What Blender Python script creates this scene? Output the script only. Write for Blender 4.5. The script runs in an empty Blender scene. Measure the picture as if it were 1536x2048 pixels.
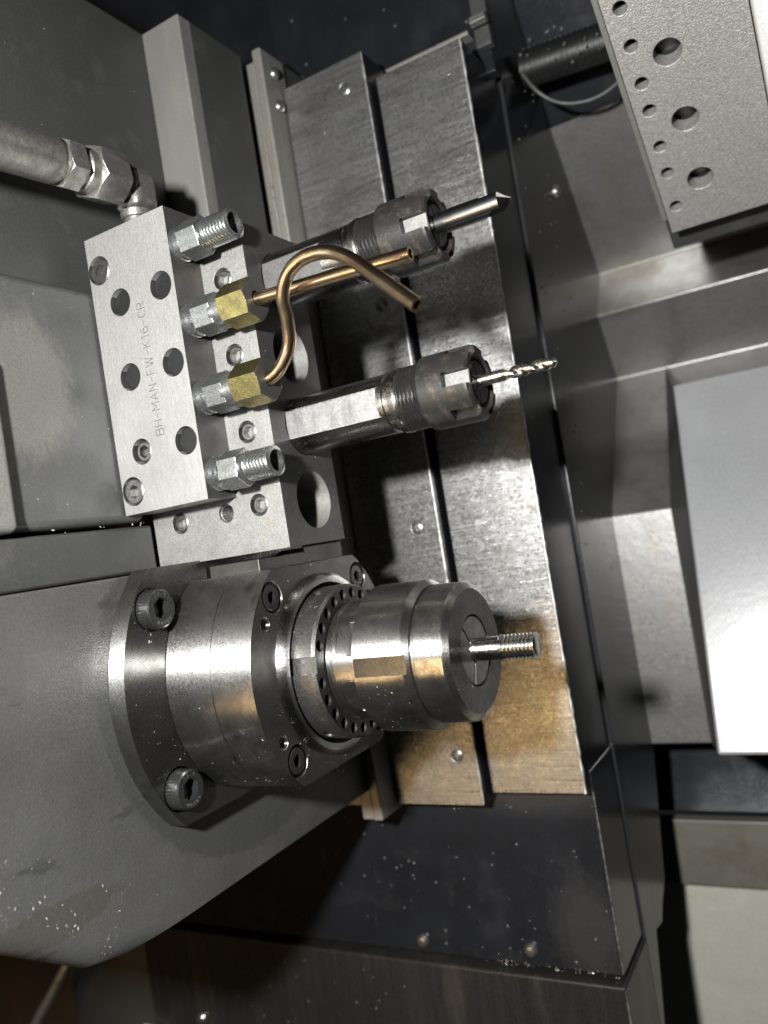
import bpy, bmesh, math, random
from mathutils import Vector, Matrix
random.seed(7)
S = 0.001                      # everything below is written in millimetres
sc = bpy.context.scene
C = sc.collection

# ------------------------------------------------------------------ camera
RX = Vector((0.8593206, 0.4858524, -0.1597357))      # camera right
RD = Vector((-0.1528003, -0.0541691, -0.9867714))    # camera down
RF = Vector((-0.4880780, 0.8723607, 0.0276898))      # camera forward
cam_d = bpy.data.cameras.new('camera')
cam = bpy.data.objects.new('camera', cam_d); C.objects.link(cam)
m = Matrix((RX, -RD, -RF)).transposed().to_4x4()
m.translation = Vector((0, -163, 0)) * S
cam.matrix_world = m
cam_d.sensor_fit = 'VERTICAL'
cam_d.sensor_height = 7.6; cam_d.sensor_width = 5.7
cam_d.lens = 7.6 * 1640 / 2048
cam_d.clip_start = 0.005; cam_d.clip_end = 20
cam_d.dof.use_dof = True
cam_d.dof.focus_distance = 0.212
cam_d.dof.aperture_fstop = cam_d.lens / 2.3
sc.camera = cam

# ------------------------------------------------------------------ world and lamps
w = bpy.data.worlds.new('World'); sc.world = w; w.use_nodes = True
bg = w.node_tree.nodes['Background']
bg.inputs[0].default_value = (0.93, 0.97, 1.0, 1); bg.inputs[1].default_value = 0.010

def lamp(name, loc, target, size, power, col, shape='DISK'):
    d = bpy.data.lights.new(name, 'AREA'); d.shape = shape; d.size = size * S
    d.energy = power; d.color = col
    o = bpy.data.objects.new(name, d); C.objects.link(o)
    o.location = Vector(loc) * S
    o.rotation_euler = (Vector(target) - Vector(loc)).to_track_quat('-Z', 'Y').to_euler()
    return o
lamp('work_light', (-54, -232, 52), (-95, 60, 0), 18, 2.5, (1.0, 1.0, 0.985))
sl = lamp('shop_light', (-300, -420, -120), (-110, 100, -40), 110, 0.62, (1.0, 0.66, 0.30), 'RECTANGLE')
sl.data.size_y = 0.20

sc.view_settings.view_transform = 'Standard'; sc.view_settings.look = 'None'
sc.view_settings.exposure = 0.0; sc.view_settings.gamma = 1.0
sc.view_settings.use_curve_mapping = False
sc.render.engine = 'CYCLES'
sc.cycles.use_denoising = True
sc.cycles.max_bounces = 7
sc.cycles.sample_clamp_indirect = 4.0
sc.cycles.caustics_reflective = False

# ------------------------------------------------------------------ materials
def mk(name, col, col2=None, metal=1.0, rough=(0.3, 0.45), nscale=0.12, nstretch=(1, 1, 1),
       brush=None, brush_rough=0.12, brush_col=0.0, bump=None, stains=(), aniso=None, spec=0.5, wear=None, coat=0.0, grain=0.22, gscale=2.4, scratch=0.0):
    mt = bpy.data.materials.new(name); mt.use_nodes = True
    nt = mt.node_tree; N = nt.nodes; Lk = nt.links
    b = N['Principled BSDF']
    def mathn(op, a, c=None, clamp=False):
        n = N.new('ShaderNodeMath'); n.operation = op; n.use_clamp = clamp
        for i, v in enumerate((a, c)):
            if v is None: continue
            if isinstance(v, (int, float)): n.inputs[i].default_value = v
            else: Lk.new(v, n.inputs[i])
        return n.outputs[0]
    tc = N.new('ShaderNodeTexCoord')
    vm = N.new('ShaderNodeVectorMath'); vm.operation = 'SCALE'; vm.inputs['Scale'].default_value = 1000
    Lk.new(tc.outputs['Object'], vm.inputs[0]); P = vm.outputs[0]
    def noise(scale, stretch=(1, 1, 1), detail=5, rgh=0.55, off=(0, 0, 0)):
        mp = N.new('ShaderNodeMapping'); mp.inputs['Scale'].default_value = stretch; mp.inputs['Location'].default_value = off
        Lk.new(P, mp.inputs['Vector'])
        n = N.new('ShaderNodeTexNoise'); n.inputs['Scale'].default_value = scale
        n.inputs['Detail'].default_value = detail; n.inputs['Roughness'].default_value = rgh
        Lk.new(mp.outputs[0], n.inputs['Vector']); return n.outputs['Fac']
    def ramp(f, lo, hi):
        r = N.new('ShaderNodeMapRange'); r.inputs['From Min'].default_value = lo; r.inputs['From Max'].default_value = hi
        r.clamp = True; Lk.new(f, r.inputs['Value']); return r.outputs[0]
    def mix(f, a, c):
        n = N.new('ShaderNodeMix'); n.data_type = 'RGBA'
        if isinstance(f, (int, float)): n.inputs['Factor'].default_value = f
        else: Lk.new(f, n.inputs['Factor'])
        for k, v in (('A', a), ('B', c)):
            s = [i for i in n.inputs if i.name == k and i.type == 'RGBA'][0]
            if isinstance(v, tuple): s.default_value = (*v[:3], 1)
            else: Lk.new(v, s)
        return [o for o in n.outputs if o.type == 'RGBA'][0]
    n1 = noise(nscale, nstretch, 7, 0.6)
    col2 = col2 or tuple(c * 0.62 for c in col)
    f1 = ramp(n1, 0.3, 0.7)
    colour = mix(f1, col2, col)
    rg = mathn('ADD', mathn('MULTIPLY', f1, -(rough[1] - rough[0])), rough[1])
    height = None
    if brush:
        nb = noise(brush[0], brush[1], 4, 0.7, (3, 7, 1))
        rg = mathn('ADD', rg, mathn('MULTIPLY', mathn('SUBTRACT', nb, 0.5), brush_rough))
        if brush_col:
            fb = ramp(nb, 0.38, 0.68)
            colour = mix(mathn('MULTIPLY', mathn('SUBTRACT', 1.0, fb), brush_col), colour, tuple(c * 0.3 for c in col))
        height = mathn('MULTIPLY', nb, brush[2])
    for st in stains:      # (colour, scale, lo, hi, amount, rough_add, stretch, offset)
        f = ramp(noise(st[1], st[6] if len(st) > 6 else (1, 1, 1), 8, 0.68, st[7] if len(st) > 7 else (11, 5, 23)), st[2], st[3])
        f = mathn('MULTIPLY', f, st[4])
        colour = mix(f, colour, st[0])
        rg = mathn('ADD', rg, mathn('MULTIPLY', f, st[5]))
    for wr in (wear or ()):   # shaped wear or oil patches: (centre mm, radii mm, colour, amount, raggedness, softness)
        mp = N.new('ShaderNodeVectorMath'); mp.operation = 'SUBTRACT'; Lk.new(P, mp.inputs[0]); mp.inputs[1].default_value = wr[0]
        dv = N.new('ShaderNodeVectorMath'); dv.operation = 'DIVIDE'; Lk.new(mp.outputs[0], dv.inputs[0]); dv.inputs[1].default_value = wr[1]
        ln = N.new('ShaderNodeVectorMath'); ln.operation = 'LENGTH'; Lk.new(dv.outputs[0], ln.inputs[0])
        d = mathn('ADD', ln.outputs['Value'], mathn('MULTIPLY', mathn('SUBTRACT', noise(0.4, (1, 1, 0.5), 8, 0.72), 0.5), wr[4]))
        f = mathn('MULTIPLY', ramp(d, 1.0 + wr[5] / 2, 1.0 - wr[5] / 2), wr[3])
        colour = mix(f, colour, wr[2])
    if bump:
        for (s, amt, stv) in bump:
            h = mathn('MULTIPLY', noise(s, stv, 3, 0.6, (2, 2, 9)), amt)
            height = h if height is None else mathn('ADD', height, h)
    if scratch:
        for k, sv in enumerate(((0.12, 2.6, 1.1), (1.4, 0.14, 2.2), (0.7, 1.9, 0.13))):
            f = ramp(noise(0.9, sv, 2, 0.5, (7 * k, 3, 5)), 0.665, 0.70)
            colour = mix(mathn('MULTIPLY', f, scratch), colour, tuple(min(1, c * 1.9) for c in col))
    if grain:
        g = ramp(noise(gscale, (1, 1, 1), 3, 0.7, (31, 17, 3)), 0.33, 0.67)
        gv = mathn('ADD', mathn('MULTIPLY', g, 2 * grain), 1.0 - grain)
        mm = N.new('ShaderNodeVectorMath'); mm.operation = 'SCALE'; Lk.new(colour, mm.inputs[0]); Lk.new(gv, mm.inputs['Scale'])
        colour = mm.outputs[0]
        rg = mathn('ADD', rg, mathn('MULTIPLY', mathn('SUBTRACT', g, 0.5), 0.14))
    Lk.new(colour, b.inputs['Base Color'])
    cl = mathn('MAXIMUM', rg, 0.06); Lk.new(cl, b.inputs['Roughness'])
    b.inputs['Metallic'].default_value = metal
    b.inputs['Specular IOR Level'].default_value = spec
    b.inputs['Coat Weight'].default_value = coat
    b.inputs['Coat Roughness'].default_value = 0.12
    if height is not None:
        bp = N.new('ShaderNodeBump'); bp.inputs['Strength'].default_value = 1.0
        bp.inputs['Distance'].default_value = 0.0001
        Lk.new(height, bp.inputs['Height']); Lk.new(bp.outputs[0], b.inputs['Normal'])
    if aniso:
        tg = N.new('ShaderNodeTangent'); tg.direction_type = 'RADIAL'; tg.axis = 'X'
        Lk.new(tg.outputs[0], b.inputs['Tangent'])
        b.inputs['Anisotropic'].default_value = aniso
        b.inputs['Anisotropic Rotation'].default_value = 0.25
    return mt

RUST = (0.20, 0.10, 0.035)
OIL = (0.09, 0.065, 0.03)
M = {}
M['turned'] = mk('turned_steel', (0.62, 0.615, 0.60), (0.44, 0.435, 0.42), 1, (0.25, 0.34), 0.10, (1, 1, 1),
                 brush=(1.0, (6, 0.05, 0.05), 0.16), aniso=0.92, bump=[(2.2, 0.08, (1, 1, 1))], grain=0.08,
                 stains=[(OIL, 0.13, 0.56, 0.74, 0.45, 0.15), (RUST, 0.35, 0.69, 0.77, 0.6, 0.2)])
M['turned_worn'] = mk('worn_turned_steel', (0.58, 0.57, 0.555), (0.32, 0.315, 0.30), 0.98, (0.27, 0.38), 0.13, (1, 1, 1),
                      brush=(1.0, (4, 0.08, 0.08), 0.16), aniso=0.9, bump=[(1.6, 0.12, (1, 1, 1))], grain=0.10,
                      stains=[(OIL, 0.2, 0.52, 0.72, 0.6, 0.15), (RUST, 0.45, 0.66, 0.74, 0.7, 0.2), ((0.80, 0.79, 0.76), 1.5, 0.68, 0.73, 0.5, 0.0)])
M['dark_steel'] = mk('dark_face_steel', (0.13, 0.127, 0.12), (0.075, 0.073, 0.068), 0.9, (0.28, 0.44), 0.2,
                     bump=[(1.8, 0.35, (1, 1, 1))], stains=[((0.32, 0.31, 0.28), 1.1, 0.64, 0.72, 0.4, 0.1), (OIL, 0.2, 0.56, 0.75, 0.6, 0.1)])
M['ring_steel'] = mk('ring_steel', (0.30, 0.295, 0.285), (0.17, 0.165, 0.155), 0.95, (0.28, 0.45), 0.25, bump=[(2, 0.3, (1, 1, 1))],
                     stains=[((0.45, 0.44, 0.4), 0.9, 0.62, 0.72, 0.4, 0.05)])
M['dark_face'] = mk('blackened_and_shaded_face', (0.085, 0.083, 0.080), (0.055, 0.054, 0.052), 0.5, (0.36, 0.5), 0.12, bump=[(2.4, 0.3, (1, 1, 1))],
                    stains=[((0.16, 0.15, 0.13), 0.15, 0.55, 0.75, 0.4, 0.05), ((0.30, 0.28, 0.22), 1.6, 0.67, 0.73, 0.5, 0.0), ((0.13, 0.10, 0.055), 0.1, 0.58, 0.75, 0.5, 0.05)])
M['turned_dark'] = mk('darkened_turned_face', (0.125, 0.123, 0.119), (0.075, 0.073, 0.07), 0.9, (0.22, 0.32), 0.14, brush=(1.0, (0.4, 2.5, 2.5), 0.06), aniso=0.8,
                      stains=[(OIL, 0.2, 0.55, 0.74, 0.5, 0.1)], grain=0.1)
M['black_oxide'] = mk('black_oxide_steel', (0.055, 0.054, 0.053), (0.034, 0.033, 0.032), 0.7, (0.26, 0.4), 0.3,
                      bump=[(3, 0.25, (1, 1, 1))], stains=[((0.30, 0.27, 0.22), 1.6, 0.66, 0.73, 0.5, 0.1), ((0.16, 0.12, 0.07), 0.3, 0.55, 0.75, 0.4, 0.1)])
M['collet_nut_black'] = mk('mottled_black_nut', (0.034, 0.033, 0.032), (0.020, 0.0195, 0.019), 0.4, (0.34, 0.46), 0.28,
                      bump=[(3.2, 0.45, (1, 1, 1))], stains=[((0.15, 0.115, 0.08), 0.35, 0.52, 0.72, 0.45, 0.05), ((0.32, 0.29, 0.25), 2.2, 0.67, 0.72, 0.5, 0.0)])
M['tip'] = mk('lit_drill_point', (0.62, 0.615, 0.60), (0.45, 0.445, 0.43), 0.6, (0.3, 0.42), 0.8, grain=0.05)
M['bolt_steel'] = mk('dark_bolt_steel', (0.13, 0.13, 0.13), (0.085, 0.085, 0.085), 0.85, (0.24, 0.36), 0.4, grain=0.1)
M['bright_cut'] = mk('bright_milled_steel', (0.24, 0.237, 0.23), (0.15, 0.148, 0.14), 0.7, (0.45, 0.58), 0.5, bump=[(3, 0.5, (1, 1, 1))])
M['shank'] = mk('ground_shank_steel', (0.42, 0.415, 0.40), (0.22, 0.215, 0.2), 1, (0.2, 0.36), 0.14, brush=(1.0, (5, 0.1, 0.1), 0.12), aniso=0.4,
                stains=[(OIL, 0.2, 0.55, 0.72, 0.6, 0.15), ((0.12, 0.115, 0.11), 0.12, 0.5, 0.66, 0.5, 0.1)])
M['shank_flat'] = mk('milled_shank_flat', (0.40, 0.40, 0.395), (0.20, 0.195, 0.19), 0.75, (0.42, 0.58), 0.35, (1, 1, 0.4),
                     brush=(1.0, (0.5, 0.5, 4), 0.3), brush_col=0.25, stains=[((0.25, 0.24, 0.22), 0.5, 0.56, 0.68, 0.6, 0.1)])
M['dull_flat'] = mk('dull_shank_flat', (0.20, 0.198, 0.19), (0.12, 0.118, 0.112), 0.6, (0.4, 0.55), 0.3, bump=[(2.5, 0.4, (1, 1, 1))])
M['ground'] = mk('ground_manifold_steel', (0.50, 0.495, 0.48), (0.36, 0.355, 0.34), 0.65, (0.40, 0.56), 0.07, (1, 1, 1),
                 brush=(1.0, (3.0, 3.0, 0.14), 0.5), brush_col=0.28, bump=[(1.4, 0.35, (1, 1, 1))], grain=0.12,
                 stains=[((0.30, 0.23, 0.13), 0.11, 0.60, 0.78, 0.45, 0.1), ((0.30, 0.27, 0.2), 0.9, 0.68, 0.74, 0.45, 0.1), ((0.36, 0.24, 0.06), 0.16, 0.72, 0.76, 0.6, 0.1)])
M['block'] = mk('tool_block_steel', (0.36, 0.355, 0.34), (0.26, 0.255, 0.24), 0.65, (0.42, 0.58), 0.09, bump=[(2.2, 0.5, (1, 1, 1))],
                stains=[((0.34, 0.27, 0.13), 0.12, 0.60, 0.8, 0.5, 0.1), ((0.16, 0.145, 0.12), 1.0, 0.64, 0.70, 0.5, 0.1), ((0.16, 0.155, 0.15), 0.08, 0.5, 0.75, 0.5, 0.05)])
M['zinc'] = mk('zinc_plated_steel', (0.40, 0.41, 0.405), (0.24, 0.245, 0.24), 0.9, (0.22, 0.36), 0.5, bump=[(2, 0.5, (1, 1, 1))],
               stains=[((0.15, 0.15, 0.14), 0.7, 0.58, 0.72, 0.6, 0.1), ((0.36, 0.34, 0.2), 0.4, 0.6, 0.8, 0.4, 0.1)])
M['zinc_dark'] = mk('dulled_zinc_steel', (0.40, 0.39, 0.365), (0.20, 0.195, 0.18), 0.85, (0.3, 0.5), 0.35, bump=[(1.2, 0.8, (1, 1, 1))],
                    stains=[((0.25, 0.13, 0.08), 0.35, 0.60, 0.75, 0.5, 0.1), ((0.55, 0.55, 0.5), 0.8, 0.6, 0.72, 0.4, 0.0), ((0.06, 0.055, 0.05), 0.25, 0.55, 0.7, 0.6, 0.1)])
M['brass'] = mk('yellow_dyed_brass', (0.46, 0.39, 0.15), (0.22, 0.19, 0.085), 1, (0.24, 0.38), 0.3, bump=[(1.6, 0.6, (1, 1, 1))],
                stains=[((0.30, 0.27, 0.16), 0.9, 0.54, 0.66, 0.6, 0.1), ((0.70, 0.62, 0.4), 1.7, 0.62, 0.7, 0.5, 0.0)])
M['copper'] = mk('heat_tinted_copper_tube', (0.72, 0.51, 0.33), (0.54, 0.42, 0.26), 1, (0.20, 0.27), 0.07, grain=0.0, bump=[(0.5, 0.10, (1, 1, 1))],
                 stains=[((0.62, 0.30, 0.20), 0.10, 0.50, 0.68, 0.55, 0.0), ((0.46, 0.42, 0.26), 0.14, 0.5, 0.66, 0.55, 0.05, (1, 1, 1), (40, 2, 7)), ((0.20, 0.15, 0.09), 1.2, 0.70, 0.74, 0.5, 0.1)])
M['carbide'] = mk('polished_carbide', (0.40, 0.40, 0.40), (0.33, 0.33, 0.33), 1, (0.22, 0.27), 0.2, grain=0.0)
M['drill'] = mk('bright_drill_steel', (0.74, 0.71, 0.65), (0.58, 0.54, 0.47), 1, (0.20, 0.30), 0.5, grain=0.03)
M['stud'] = mk('bright_machined_steel', (0.70, 0.69, 0.66), (0.50, 0.49, 0.46), 1, (0.16, 0.28), 0.4, brush=(1, (5, 0.2, 0.2), 0.10), aniso=0.3, grain=0.04)
M['paint'] = mk('grey_textured_paint', (0.112, 0.111, 0.107), (0.072, 0.071, 0.068), 0.25, (0.25, 0.36), 0.03,
                bump=[(2.4, 0.7, (1, 1, 1)), (0.30, 0.9, (1, 1, 1))], grain=0.10, gscale=1.9, scratch=0.08, spec=0.55,
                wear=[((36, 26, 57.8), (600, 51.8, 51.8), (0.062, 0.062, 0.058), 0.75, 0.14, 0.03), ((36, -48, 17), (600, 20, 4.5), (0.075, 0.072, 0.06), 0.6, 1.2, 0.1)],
                stains=[((0.09, 0.09, 0.084), 0.03, 0.5, 0.72, 0.5, -0.05, (1, 1, 0.7)), ((0.22, 0.22, 0.21), 1.6, 0.60, 0.70, 0.5, 0.0),
                        ((0.05, 0.042, 0.03), 0.10, 0.66, 0.70, 0.6, -0.1), ((0.045, 0.045, 0.042), 0.05, 0.60, 0.64, 0.6, -0.14, (1, 0.4, 1.5), (9, 31, 2))])
M['cover'] = mk('dark_grey_cover_paint', (0.062, 0.062, 0.060), (0.044, 0.044, 0.042), 0.2, (0.36, 0.52), 0.03,
                bump=[(2.0, 0.45, (1, 1, 1)), (0.35, 0.5, (1, 1, 1))], spec=0.55,
                stains=[((0.115, 0.112, 0.10), 0.08, 0.55, 0.75, 0.4, 0.05), ((0.045, 0.043, 0.038), 0.16, 0.66, 0.71, 0.5, -0.1)])
M['cover_worn'] = mk('rubbed_dark_grey_cover', (0.088, 0.088, 0.085), (0.062, 0.062, 0.060), 0.2, (0.36, 0.52), 0.03,
                bump=[(2.0, 0.45, (1, 1, 1)), (0.35, 0.5, (1, 1, 1))], spec=0.55, wear=[((-173, -25.5, 51.5), (600, 13.5, 18), (0.175, 0.17, 0.148), 0.6, 1.0, 0.4)],
                stains=[((0.15, 0.15, 0.135), 0.08, 0.55, 0.75, 0.4, 0.05)])
M['bracket'] = mk('pale_worn_bracket', (0.24, 0.237, 0.22), (0.165, 0.162, 0.15), 0.35, (0.42, 0.58), 0.06, (1, 1, 0.35),
                  bump=[(1.2, 0.5, (1, 1, 1))], stains=[((0.30, 0.26, 0.19), 0.12, 0.56, 0.72, 0.5, 0.0, (1, 1, 0.3)), ((0.09, 0.085, 0.07), 1.2, 0.68, 0.74, 0.5, 0.0)])
M['way'] = mk('brushed_way_cover_steel', (0.56, 0.555, 0.545), (0.36, 0.355, 0.345), 0.86, (0.24, 0.32), 0.04, (1, 1, 1),
              brush=(1.0, (0.04, 1, 2.4), 1.1), brush_rough=0.3, brush_col=0.5, bump=[(0.5, 0.25, (1, 1, 1))], scratch=0.05, grain=0.05, gscale=1.2,
              stains=[((0.075, 0.055, 0.035), 0.03, 0.52, 0.68, 0.5, 0.1, (0.6, 1, 1.2)), ((0.13, 0.125, 0.12), 1.0, 0.54, 0.68, 0.5, 0.05, (0.018, 1, 0.9), (5, 0, 13)), ((0.10, 0.095, 0.09), 1.0, 0.60, 0.70, 0.5, 0.05, (0.02, 1, 2.4), (9, 4, 3)), ((0.60, 0.59, 0.57), 0.42, 0.60, 0.72, 0.3, -0.05, (0.4, 1, 1)),
                      ((0.16, 0.10, 0.05), 0.05, 0.56, 0.70, 0.4, 0.0, (0.5, 1, 1.8), (3, 9, 41)), ((0.62, 0.61, 0.59), 0.8, 0.64, 0.70, 0.25, 0.0, (0.3, 1, 1))])
M['edge_bright'] = mk('bare_worn_edge', (0.75, 0.74, 0.71), (0.45, 0.44, 0.42), 0.8, (0.35, 0.5), 0.8, bump=[(1.5, 0.9, (1, 1, 1))])
M['rail'] = mk('worn_rail_steel', (0.42, 0.405, 0.375), (0.24, 0.225, 0.2), 0.6, (0.4, 0.56), 0.06, (1, 1, 0.2),
               brush=(1.0, (3, 3, 0.1), 0.3), brush_col=0.3, stains=[((0.28, 0.17, 0.09), 0.09, 0.55, 0.7, 0.5, 0.05, (1, 1, 0.4))])
M['panel'] = mk('black_enclosure_steel', (0.024, 0.026, 0.031), (0.014, 0.015, 0.018), 0.35, (0.15, 0.24), 0.05,
                bump=[(0.6, 0.25, (1, 1, 1))], spec=0.4, grain=0.1,
                stains=[((0.055, 0.056, 0.06), 0.06, 0.53, 0.75, 0.35, 0.1), ((0.075, 0.068, 0.064), 0.25, 0.64, 0.74, 0.4, 0.1, (1, 1, 0.15))])
M['panel_worn'] = mk('scraped_black_enclosure_steel', (0.024, 0.026, 0.031), (0.014, 0.015, 0.018), 0.35, (0.15, 0.24), 0.05, bump=[(0.6, 0.25, (1, 1, 1))], spec=0.4, grain=0.15,
                wear=[((101, 0, 15), (11, 600, 16), (0.075, 0.070, 0.068), 0.5, 1.3, 0.8), ((90, 0, 62), (24, 600, 7), (0.06, 0.06, 0.06), 0.5, 1.2, 0.9)],
                stains=[((0.055, 0.056, 0.06), 0.06, 0.53, 0.75, 0.4, 0.1), ((0.075, 0.070, 0.066), 0.25, 0.62, 0.74, 0.4, 0.1, (1, 1, 0.15))])
M['panel_brushed'] = mk('brushed_dark_panel', (0.050, 0.048, 0.046), (0.026, 0.025, 0.025), 0.4, (0.26, 0.42), 0.05, (1, 1, 0.2), brush=(1.0, (1.6, 1, 0.03), 0.3), brush_col=0.5, spec=0.4,
                stains=[((0.085, 0.075, 0.065), 0.08, 0.52, 0.7, 0.5, 0.1, (1, 1, 0.15))])
M['wall'] = mk('black_glossy_enclosure_wall', (0.026, 0.027, 0.029), (0.018, 0.019, 0.021), 0.1, (0.16, 0.26), 0.03, bump=[(0.3, 0.25, (1, 1, 1))], spec=0.4,
               stains=[((0.085, 0.08, 0.075), 0.05, 0.55, 0.75, 0.35, 0.1)])
M['chute'] = mk('stained_chute_steel', (0.48, 0.475, 0.465), (0.28, 0.275, 0.265), 0.82, (0.28, 0.38), 0.02,
                bump=[(0.25, 0.6, (1, 1, 1))], stains=[((0.22, 0.18, 0.12), 0.03, 0.50, 0.68, 0.55, 0.1), ((0.11, 0.105, 0.10), 0.022, 0.52, 0.68, 0.5, 0.05, (1, 1, 1), (50, 3, 8))])
M['cover_plate'] = mk('pale_cover_plate', (0.27, 0.272, 0.28), (0.21, 0.212, 0.22), 0.10, (0.25, 0.31), 0.03, spec=0.35, grain=0.06, bump=[(0.25, 0.4, (1, 1, 1))],
                      stains=[((0.22, 0.20, 0.10), 0.12, 0.68, 0.76, 0.5, 0.1), ((0.20, 0.20, 0.19), 0.3, 0.66, 0.72, 0.4, 0.1)])
M['cast'] = mk('bead_blasted_plate', (0.50, 0.485, 0.465), (0.33, 0.32, 0.305), 0.5, (0.32, 0.46), 0.9,
               bump=[(1.5, 2.6, (1, 1, 1)), (3.2, 1.2, (1, 1, 1))], grain=0.28, gscale=2.2, stains=[((0.30, 0.21, 0.12), 0.22, 0.66, 0.73, 0.6, 0.1), ((0.66, 0.64, 0.6), 0.9, 0.62, 0.70, 0.4, -0.05)])
M['white'] = mk('white_plastic_cover', (0.78, 0.78, 0.77), (0.72, 0.72, 0.71), 0.0, (0.3, 0.4), 0.05)
M['greenish'] = mk('pale_green_grey_sheet', (0.54, 0.54, 0.48), (0.42, 0.41, 0.35), 0.1, (0.45, 0.6), 0.02,
                   stains=[((0.46, 0.42, 0.32), 0.018, 0.5, 0.62, 0.6, 0.0, (0.3, 1, 1.5)), ((0.62, 0.60, 0.46), 0.15, 0.55, 0.75, 0.4, 0.0)])
M['brown'] = mk('brown_stained_sheet', (0.10, 0.065, 0.03), (0.06, 0.04, 0.02), 0.1, (0.4, 0.6), 0.03)
M['rubber'] = mk('black_rubber', (0.030, 0.030, 0.030), (0.022, 0.022, 0.022), 0.0, (0.25, 0.4), 0.2)
M['conduit'] = mk('dark_conduit_plastic', (0.012, 0.012, 0.012), (0.009, 0.009, 0.009), 0.0, (0.35, 0.5), 0.2)
M['ink'] = mk('engraved_dark_groove', (0.14, 0.134, 0.122), (0.09, 0.086, 0.078), 0.3, (0.5, 0.6), 0.5)
M['chip'] = mk('bright_metal_chip', (0.88, 0.86, 0.80), (0.70, 0.67, 0.58), 0.45, (0.25, 0.4), 1, grain=0)
M['sill'] = mk('grey_brown_sill', (0.20, 0.19, 0.165), (0.13, 0.12, 0.10), 0.3, (0.4, 0.55), 0.02, stains=[((0.12, 0.09, 0.055), 0.03, 0.5, 0.65, 0.6, 0.0)])
M['mark'] = mk('raised_head_marking', (0.34, 0.34, 0.33), (0.26, 0.26, 0.25), 0.8, (0.3, 0.4), 1)
drop = bpy.data.materials.new('coolant_droplet'); drop.use_nodes = True
_b = drop.node_tree.nodes['Principled BSDF']; _b.inputs['Base Color'].default_value = (0.35, 0.35, 0.32, 1)
_b.inputs['Transmission Weight'].default_value = 0.7; _b.inputs['Roughness'].default_value = 0.05; _b.inputs['IOR'].default_value = 1.36
M['drop'] = drop

# ------------------------------------------------------------------ mesh helpers (millimetres, world axes)
def nb(): return bmesh.new()

def box(bm, x0, x1, y0, y1, z0, z1):
    v = [bm.verts.new((x, y, z)) for x in (x0, x1) for y in (y0, y1) for z in (z0, z1)]
    for f in ((0, 1, 3, 2), (4, 6, 7, 5), (0, 4, 5, 1), (2, 3, 7, 6), (0, 2, 6, 4), (1, 5, 7, 3)):
        bm.faces.new([v[i] for i in f])
    return v

def prism_x(bm, yz, x0, x1):
    a = [bm.verts.new((x0, y, z)) for y, z in yz]; b = [bm.verts.new((x1, y, z)) for y, z in yz]
    n = len(yz)
    for i in range(n): bm.faces.new((a[i], a[(i + 1) % n], b[(i + 1) % n], b[i]))
    bm.faces.new(a[::-1]); bm.faces.new(b)

def frame(d):
    d = Vector(d).normalized(); u = d.orthogonal().normalized()
    if abs(d.x) > 0.99: u = Vector((0, -1, 0))
    elif abs(d.y) > 0.99: u = Vector((1, 0, 0))
    return d, u, d.cross(u)

def lathe(bm, prof, origin=(0, 0, 0), axis=(1, 0, 0), seg=64, close=False, rad=None):
    """prof: (along, radius). rad(theta, along, r) may modulate the radius."""
    d, u, v = frame(axis); o = Vector(origin)
    rings = []
    for (t, r) in prof:
        if r <= 1e-6: rings.append([bm.verts.new(o + d * t)])
        else:
            ring = []
            for i in range(seg):
                a = 2 * math.pi * i / seg
                rr = rad(a, t, r) if rad else r
                ring.append(bm.verts.new(o + d * t + (u * math.cos(a) + v * math.sin(a)) * rr))
            rings.append(ring)
    pairs = list(zip(rings[:-1], rings[1:]))
    if close: pairs.append((rings[-1], rings[0]))
    for A, B in pairs:
        if len(A) == 1 and len(B) == 1: continue
        if len(A) == 1:
            for i in range(seg): bm.faces.new((A[0], B[(i + 1) % seg], B[i]))
        elif len(B) == 1:
            for i in range(seg): bm.faces.new((A[i], A[(i + 1) % seg], B[0]))
        else:
            for i in range(seg): bm.faces.new((A[i], A[(i + 1) % seg], B[(i + 1) % seg], B[i]))

def cyl(bm, p0, p1, r, seg=40, r1=None):
    p0, p1 = Vector(p0), Vector(p1); L = (p1 - p0).length
    lathe(bm, [(0, 0), (0, r), (L, r if r1 is None else r1), (L, 0)], p0, p1 - p0, seg)

def hexprism(bm, p0, p1, R, ang, cham=0.0):
    """ang: angle of one face normal, measured from -Y towards +Z, for X aligned prisms."""
    p0, p1 = Vector(p0), Vector(p1); L = (p1 - p0).length; d, u, v = frame(p1 - p0)
    # for the X axis frame: u=-Y, v=d x u = -Z
    s = -1 if abs(d.x) > 0.99 else 1
    def rad(a, t, r): return r
    pts = [math.radians(ang + 30 + 60 * k) for k in range(6)]
    def ring(t, rr): return [bm.verts.new(p0 + d * t + (u * math.cos(a) + v * s * math.sin(a)) * rr) for a in pts]
    rings = [ring(0, R), ring(L, R)]
    for A, B in zip(rings[:-1], rings[1:]):
        for i in range(6): bm.faces.new((A[i], A[(i + 1) % 6], B[(i + 1) % 6], B[i]))
    bm.faces.new(rings[0][::-1]); bm.faces.new(rings[-1])

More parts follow.
